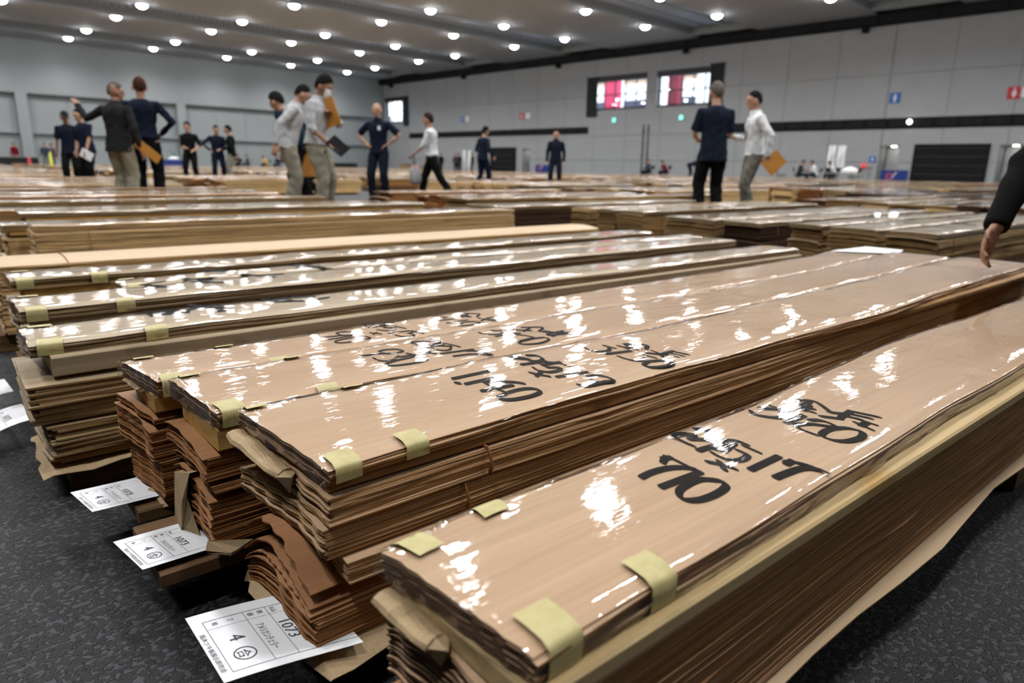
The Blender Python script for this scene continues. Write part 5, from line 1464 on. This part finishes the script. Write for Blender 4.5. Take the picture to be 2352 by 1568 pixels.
a, z = on_right(2091, 280)
o = thing('wall_lamp', 'white lamp glowing on the dark louvre band of the right wall', 'lamp', RP(DB - .1, a, z)); ORG[o.name] = tuple(o.location)
m = RB(); m.ball((DB - .16, a, z), .13, 12, 8); part(m.fin(), 'bulb', emit('wall_lamp_bulb', (.85, .93, 1), 5), o, smooth=True)
part(RB().box(DB - .1, DB - .06, a - .1, a + .1, z - .1, z + .1).fin(), 'bracket', M['black'], o)
# pipes between the windows
for px, lab in ((1477, 'thin wall pipe below the windows, left one'), (1488, 'thin wall pipe below the windows, right one')):
    a, _ = on_right(px, 330); m = RB()
    m.tube([(DB - .06, a, 0), (DB - .06, a, 3.75)], .035, 8)
    for zz in (.6, 1.6, 2.4, 3.3): m.box(DB - .09, DB, a - .06, a + .06, zz, zz + .06)
    solo(m.fin(), 'wall_pipe', M['louvre'], lab, 'pipe', RP(DB, a, 0))
# blue banner boards
M['logo_red'] = plain('banner_red', (.5, .08, .09), .5, .1)
for (x0, y0, x1, y1, lab) in ((2024, 390, 2082, 420, 'low blue banner board with a red and white emblem before the door recess'), (1230, 378, 1259, 393, 'low blue banner board with a red emblem left of the man in the tracksuit')):
    db = .8; a0, z1 = on_right(x0, y0, db); a1, z0 = on_right(x1, y1, db); lo, hi = min(a0, a1), max(a0, a1)
    o = thing('banner_board', lab, 'banner', RP(DB - db, (lo + hi) / 2, 0)); ORG[o.name] = tuple(o.location); b = DB - db; ac = lo + (hi - lo) * .66; zc = (z0 + z1) / 2
    part(RB().box(b, b + .04, lo, hi, .06, z1).fin(), 'panel', M['deepblue'], o)
    m = RB(); t = np.linspace(0, 2 * math.pi, 25)
    for p, q in zip(t, t[1:]): m.add([(b - .004, ac + r_ * math.cos(v), zc + .9 * r_ * math.sin(v)) for r_, v in ((.2, p), (.12, p), (.12, q), (.2, q))], [(0, 1, 2, 3)])
    part(m.fin(), 'emblem_ring', M['logo_red'], o)
    m = RB(); m.add([(b - .006, ac - .08, zc - .12), (b - .006, ac - .14, zc - .08), (b - .006, ac - .36, zc + .22), (b - .006, ac - .30, zc + .24)], [(0, 1, 2, 3)])
    part(m.fin(), 'emblem_stroke', M['signwhite'], o)
    for a_ in (lo + .1, hi - .1): part(RB().box(b - .15, b + .2, a_ - .02, a_ + .02, 0, .06).fin(), 'foot', M['legm'], o)
# vertical cloth banners
for (px, y0, y1, wd, b, lab) in ((1907, 334, 383, .42, 40.5, 'white vertical banner with black characters, left of two by the right wall'), (1929, 334, 384, .42, 40.2, 'white vertical banner with black characters, right of two by the right wall'),
                                (1066, 345, 388, .45, 41, 'far white vertical banner, left of two beyond the striding woman'), (1078, 345, 390, .45, 40.6, 'far white vertical banner, right of two beyond the striding woman')):
    xy = at_wall(px, b=b); a = xy[0] * EA[0] + xy[1] * EA[1]; z1 = (on_right(px, y0, DB - b))[1]; z0 = max(on_right(px, y1, DB - b)[1], .35)
    o = thing('vertical_banner', lab, 'banner', RP(b, a, 0)); ORG[o.name] = tuple(o.location)
    m = RB(); P = np.array([[(b + .03 * math.sin(6 * v + 3 * u), a - wd / 2 + wd * u, z0 + (z1 - z0) * v) for u in np.linspace(0, 1, 5)] for v in np.linspace(0, 1, 9)])
    m.grid(P); part(m.fin(), 'cloth', M['signwhite'], o, smooth=True)
    m = RB(); m.tube([(b + .04, a + wd / 2 + .03, 0), (b + .04, a + wd / 2 + .03, z1 + .1)], .015, 6); m.tube([(b + .04, a + wd / 2 + .03, z1 + .03), (b + .04, a - wd / 2, z1 + .03)], .01, 6)
    part(m.fin(), 'pole', M['legm'], o); part(RB().box(b - .2, b + .25, a + .03, a + wd / 2 + .12, 0, .08).fin(), 'base', M['black'], o)
    m = RB(); nch = 5
    for k in range(nch):
        zc = z1 - (z1 - z0) * (k + .6) / (nch + .3); s = (z1 - z0) / nch * .32
        for (p, q, w_, h_) in ((0, .5, 1, .13), (0, -.4, .9, .13), (-.35, 0, .14, .9), (.3, .05, .14, .8)):
            m.box(b - .052, b - .05, a - p * s - w_ * s * .5, a - p * s + w_ * s * .5, zc + q * s - h_ * s * .5, zc + q * s + h_ * s * .5)
    part(m.fin(), 'characters', M['print_ink'], o)


def table(label, xy, yaw, L, W, h, top='tabletop', cloth_=None, name='folding_table'):
    o = thing(name, label, 'table', (xy[0], xy[1], 0), None, yaw); ORG[o.name] = (0, 0, 0)
    m = MB(); m.bevbox(-L / 2, L / 2, -W / 2, W / 2, h - .035, h, .008); part(m, 'tabletop', M[top], o)
    for sx in (-1, 1):
        for sy in (-1, 1):
            m = MB(); m.tube([(sx * (L / 2 - .12), sy * (W / 2 - .06), 0), (sx * (L / 2 - .1), sy * (W / 2 - .06), h - .03)], .018, 8); part(m, 'leg', M['legm'], o)
    if cloth_:
        m = MB(); rs = []
        for z, e in ((h + .004, 0), (h + .004, .01), (h - .05, .02), (.12, .035)):
            n = 40; row = []
            for i in range(n):
                t = 2 * math.pi * i / n; c_, s_ = math.cos(t), math.sin(t); q = 1 / max(abs(c_), abs(s_)); f = e * (1 + .6 * math.sin(7 * t)) if e > .015 else e
                row.append((c_ * q * (L / 2 + f), s_ * q * (W / 2 + f), z))
            rs.append(row)
        m.rings(rs[::-1], False); m.add(rs[0], [tuple(range(40))]); part(m, 'table_cloth', M[cloth_], o)
    return o


def chair(label, xy, phi, group=None, mk='blackcloth'):
    o = thing('folding_chair', label, 'chair', (xy[0], xy[1], 0), group, math.radians(phi)); ORG[o.name] = (0, 0, 0)
    m = MB(); m.bevbox(-.2, .22, -.21, .21, .42, .46, .012); part(m, 'seat', M[mk], o)
    m = MB(); m.rings([[(-.22 - .06 * v - .02 * math.cos(u * 1.5), u * .2, .62 + .24 * v) for u in np.linspace(-1, 1, 7)] + [(-.245 - .06 * v - .02 * math.cos(u * 1.5), u * .2, .62 + .24 * v) for u in np.linspace(1, -1, 7)] for v in (0, .5, 1)]); part(m, 'backrest', M[mk], o)
    for sy in (-1, 1):
        m = MB(); m.tube([(.2, sy * .2, 0), (-.2, sy * .2, .5), (-.29, sy * .2, .86)], .012, 6); part(m, 'leg', M['legm'], o)
        m = MB(); m.tube([(-.24, sy * .2, 0), (.18, sy * .2, .44)], .012, 6); part(m, 'leg', M['legm'], o)


NTH = ['one', 'two']
for i, (xy, phi, lb) in enumerate(chairs):
    chair('black folding chair of the ' + lb.replace('distant ', '').replace('tiny ', '').replace('seated figure', 'figure').replace(' seen from behind', '').replace('white shirt', 'white'), (xy[0], xy[1]), hd(phi))
aW = math.atan2(EA[1], EA[0])
table('black cloth covered table before the dark red jacket at the far left', at_wall(41, a=56.6), math.atan2(EB[1], EB[0]), 2.2, .7, .72, cloth_='blackcloth')
table('table with a deep blue cloth right of the man in the navy sweater', at_wall(398, a=56), math.atan2(EB[1], EB[0]), 1.3, .7, .72, cloth_='deepblue')
m = MB(); xy = at_wall(401, a=56); m.rings([[(xy[0] + r_ * math.cos(t) * 1.6, xy[1] + r_ * math.sin(t), z) for t in np.linspace(0, 2 * math.pi, 12, endpoint=False)] for z, r_ in ((.73, .24), (.82, .25), (.92, .16), (.95, .05))])
solo(m, 'white_bundle', M['signwhite'], 'white heap of papers on the deep blue table', 'papers', (xy[0], xy[1], .73), smooth=True)
table('meeting table with a reddish top where the white shirted people sit', at_wall(1857, b=37.9), aW, .7, 1.0, .68, 'brownred')
table('second grey meeting table by the vertical banners', at_wall(1950, b=38.2), aW, 1.5, .7, .62, 'tabletop')
table('narrow table with a red-brown top right of the vertical banners', at_wall(1978, b=41), aW, 1.1, .5, .92, 'brownred')
table('long dark table along the back wall right of the masked man', at_wall(770, a=58), math.atan2(EB[1], EB[0]), 4.2, .7, .7, 'brownred', 'blackcloth')
for i, px in enumerate((1797, 1915, 1995 - 30)):
    xy = at_wall(px, b=37.0); chair('empty black folding chair at the meeting tables, %s from the left' % ORD[i], xy, hd((330, 10, 180)[i]))
# white folded cloth heap and red lamp on the tables
xy = at_wall(1954, b=38.2); m = MB(); n = 14
m.rings([[(xy[0] + r_ * math.cos(t) * (1 + .2 * math.sin(3 * t)), xy[1] + r_ * 1.7 * math.sin(t), z) for t in np.linspace(0, 2 * math.pi, n, endpoint=False)] for z, r_ in ((.625, .26), (.72, .28), (.84, .2), (.92, .06))])
solo(m, 'white_cloth_heap', M['signwhite'], 'white cloth heap on the grey meeting table', 'cloth', (xy[0], xy[1], .62), smooth=True)
a, z = on_right(1985, 381); m = RB(); m.ball((DB - .12, a, z), (.09, .12, .14), 10, 8); m.fin()
solo(m, 'alarm_lamp', emit('red_alarm_lamp', (1, .05, .06), 1.1), 'small glowing red alarm lamp on the wall above the red-brown table', 'lamp', RP(DB - .1, a, z), smooth=True)
# cones and cartons
for i, (px, a, col, lab) in enumerate(((69, 56, (.5, .03, .05), 'red traffic cone beside the black table at the far left'), (119, 54.5, (.55, .6, .05), 'yellow-green traffic cone by the left pillar'))):
    xy = at_wall(px, a=a); o = thing('traffic_cone', lab, 'cone', (xy[0], xy[1], 0)); ORG[o.name] = tuple(o.location); mk = plain('cone_plastic_%s' % ('red', 'lime')[i], col, .5)
    m = MB(); m.rings([[(xy[0] + r_ * math.cos(t), xy[1] + r_ * math.sin(t), z) for t in np.linspace(0, 2 * math.pi, 14, endpoint=False)] for z, r_ in ((.04, .19), (.4, .11), (.8 + .3 * i, .03))]); part(m, 'cone_body', mk, o, smooth=True)
    part(MB().bevbox(xy[0] - .22, xy[0] + .22, xy[1] - .22, xy[1] + .22, 0, .04, .015), 'base', mk, o)
M['card'] = plain('cardboard', (.27, .18, .095), .8, .1)
for i, (px, b, w_, h_) in enumerate(((930, 40.6, 1.0, .75), (942, 38.2, .8, .6), (961, 37.6, .8, .5))):
    xy = at_wall(px, b=b); o = thing('cardboard_box', 'brown cardboard box by the far corner, %s from the left of three' % ORD[i], 'box', (xy[0], xy[1], 0)); ORG[o.name] = tuple(o.location)
    part(MB().box(xy[0] - .3, xy[0] + .3, xy[1] - w_ / 2, xy[1] + w_ / 2, 0, h_), 'carton', M['card'], o)
    part(MB().box(xy[0] - .31, xy[0] - .0, xy[1] - w_ / 2 - .02, xy[1] + w_ / 2 + .02, h_ - .02, h_ + .02), 'flap', M['card'], o)
# hand truck with a green hose at the back wall
xy = at_wall(411, a=56.5); o = thing('hand_truck', 'green framed hand truck leaning beside the deep blue table', 'hand truck', (xy[0], xy[1], 0)); ORG[o.name] = tuple(o.location)
g = plain('green_metal', (.05, .25, .19), .5); ex = np.array([*EB[:2], 0]); c0 = np.array([xy[0], xy[1], 0])
m = MB(); m.tube([c0 - ex * .55 + uv * 1.5, c0 - ex * .5 + uv * 1.35, c0 + ex * .25 + uv * .2], .04, 8); m.tube([c0 - ex * .3 + uv * 1.3, c0 + ex * .45 + uv * .2], .04, 8)
for t in (.2, .5, .8): m.tube([lerp(c0 - ex * .5 + uv * 1.35, c0 + ex * .25 + uv * .2, t), lerp(c0 - ex * .3 + uv * 1.3, c0 + ex * .45 + uv * .2, t)], .025, 6)
part(m, 'frame', g, o)
for s in (.25, .45):
    m = MB(); m.rings([[c0 + ex * (s + r_ * math.cos(t)) + uv * (.17 + r_ * math.sin(t)) + fv * w_ for t in np.linspace(0, 2 * math.pi, 14, endpoint=False)] for r_, w_ in ((.1, -.05), (.17, -.05), (.17, .05), (.1, .05))]); part(m, 'wheel', M['black'], o)
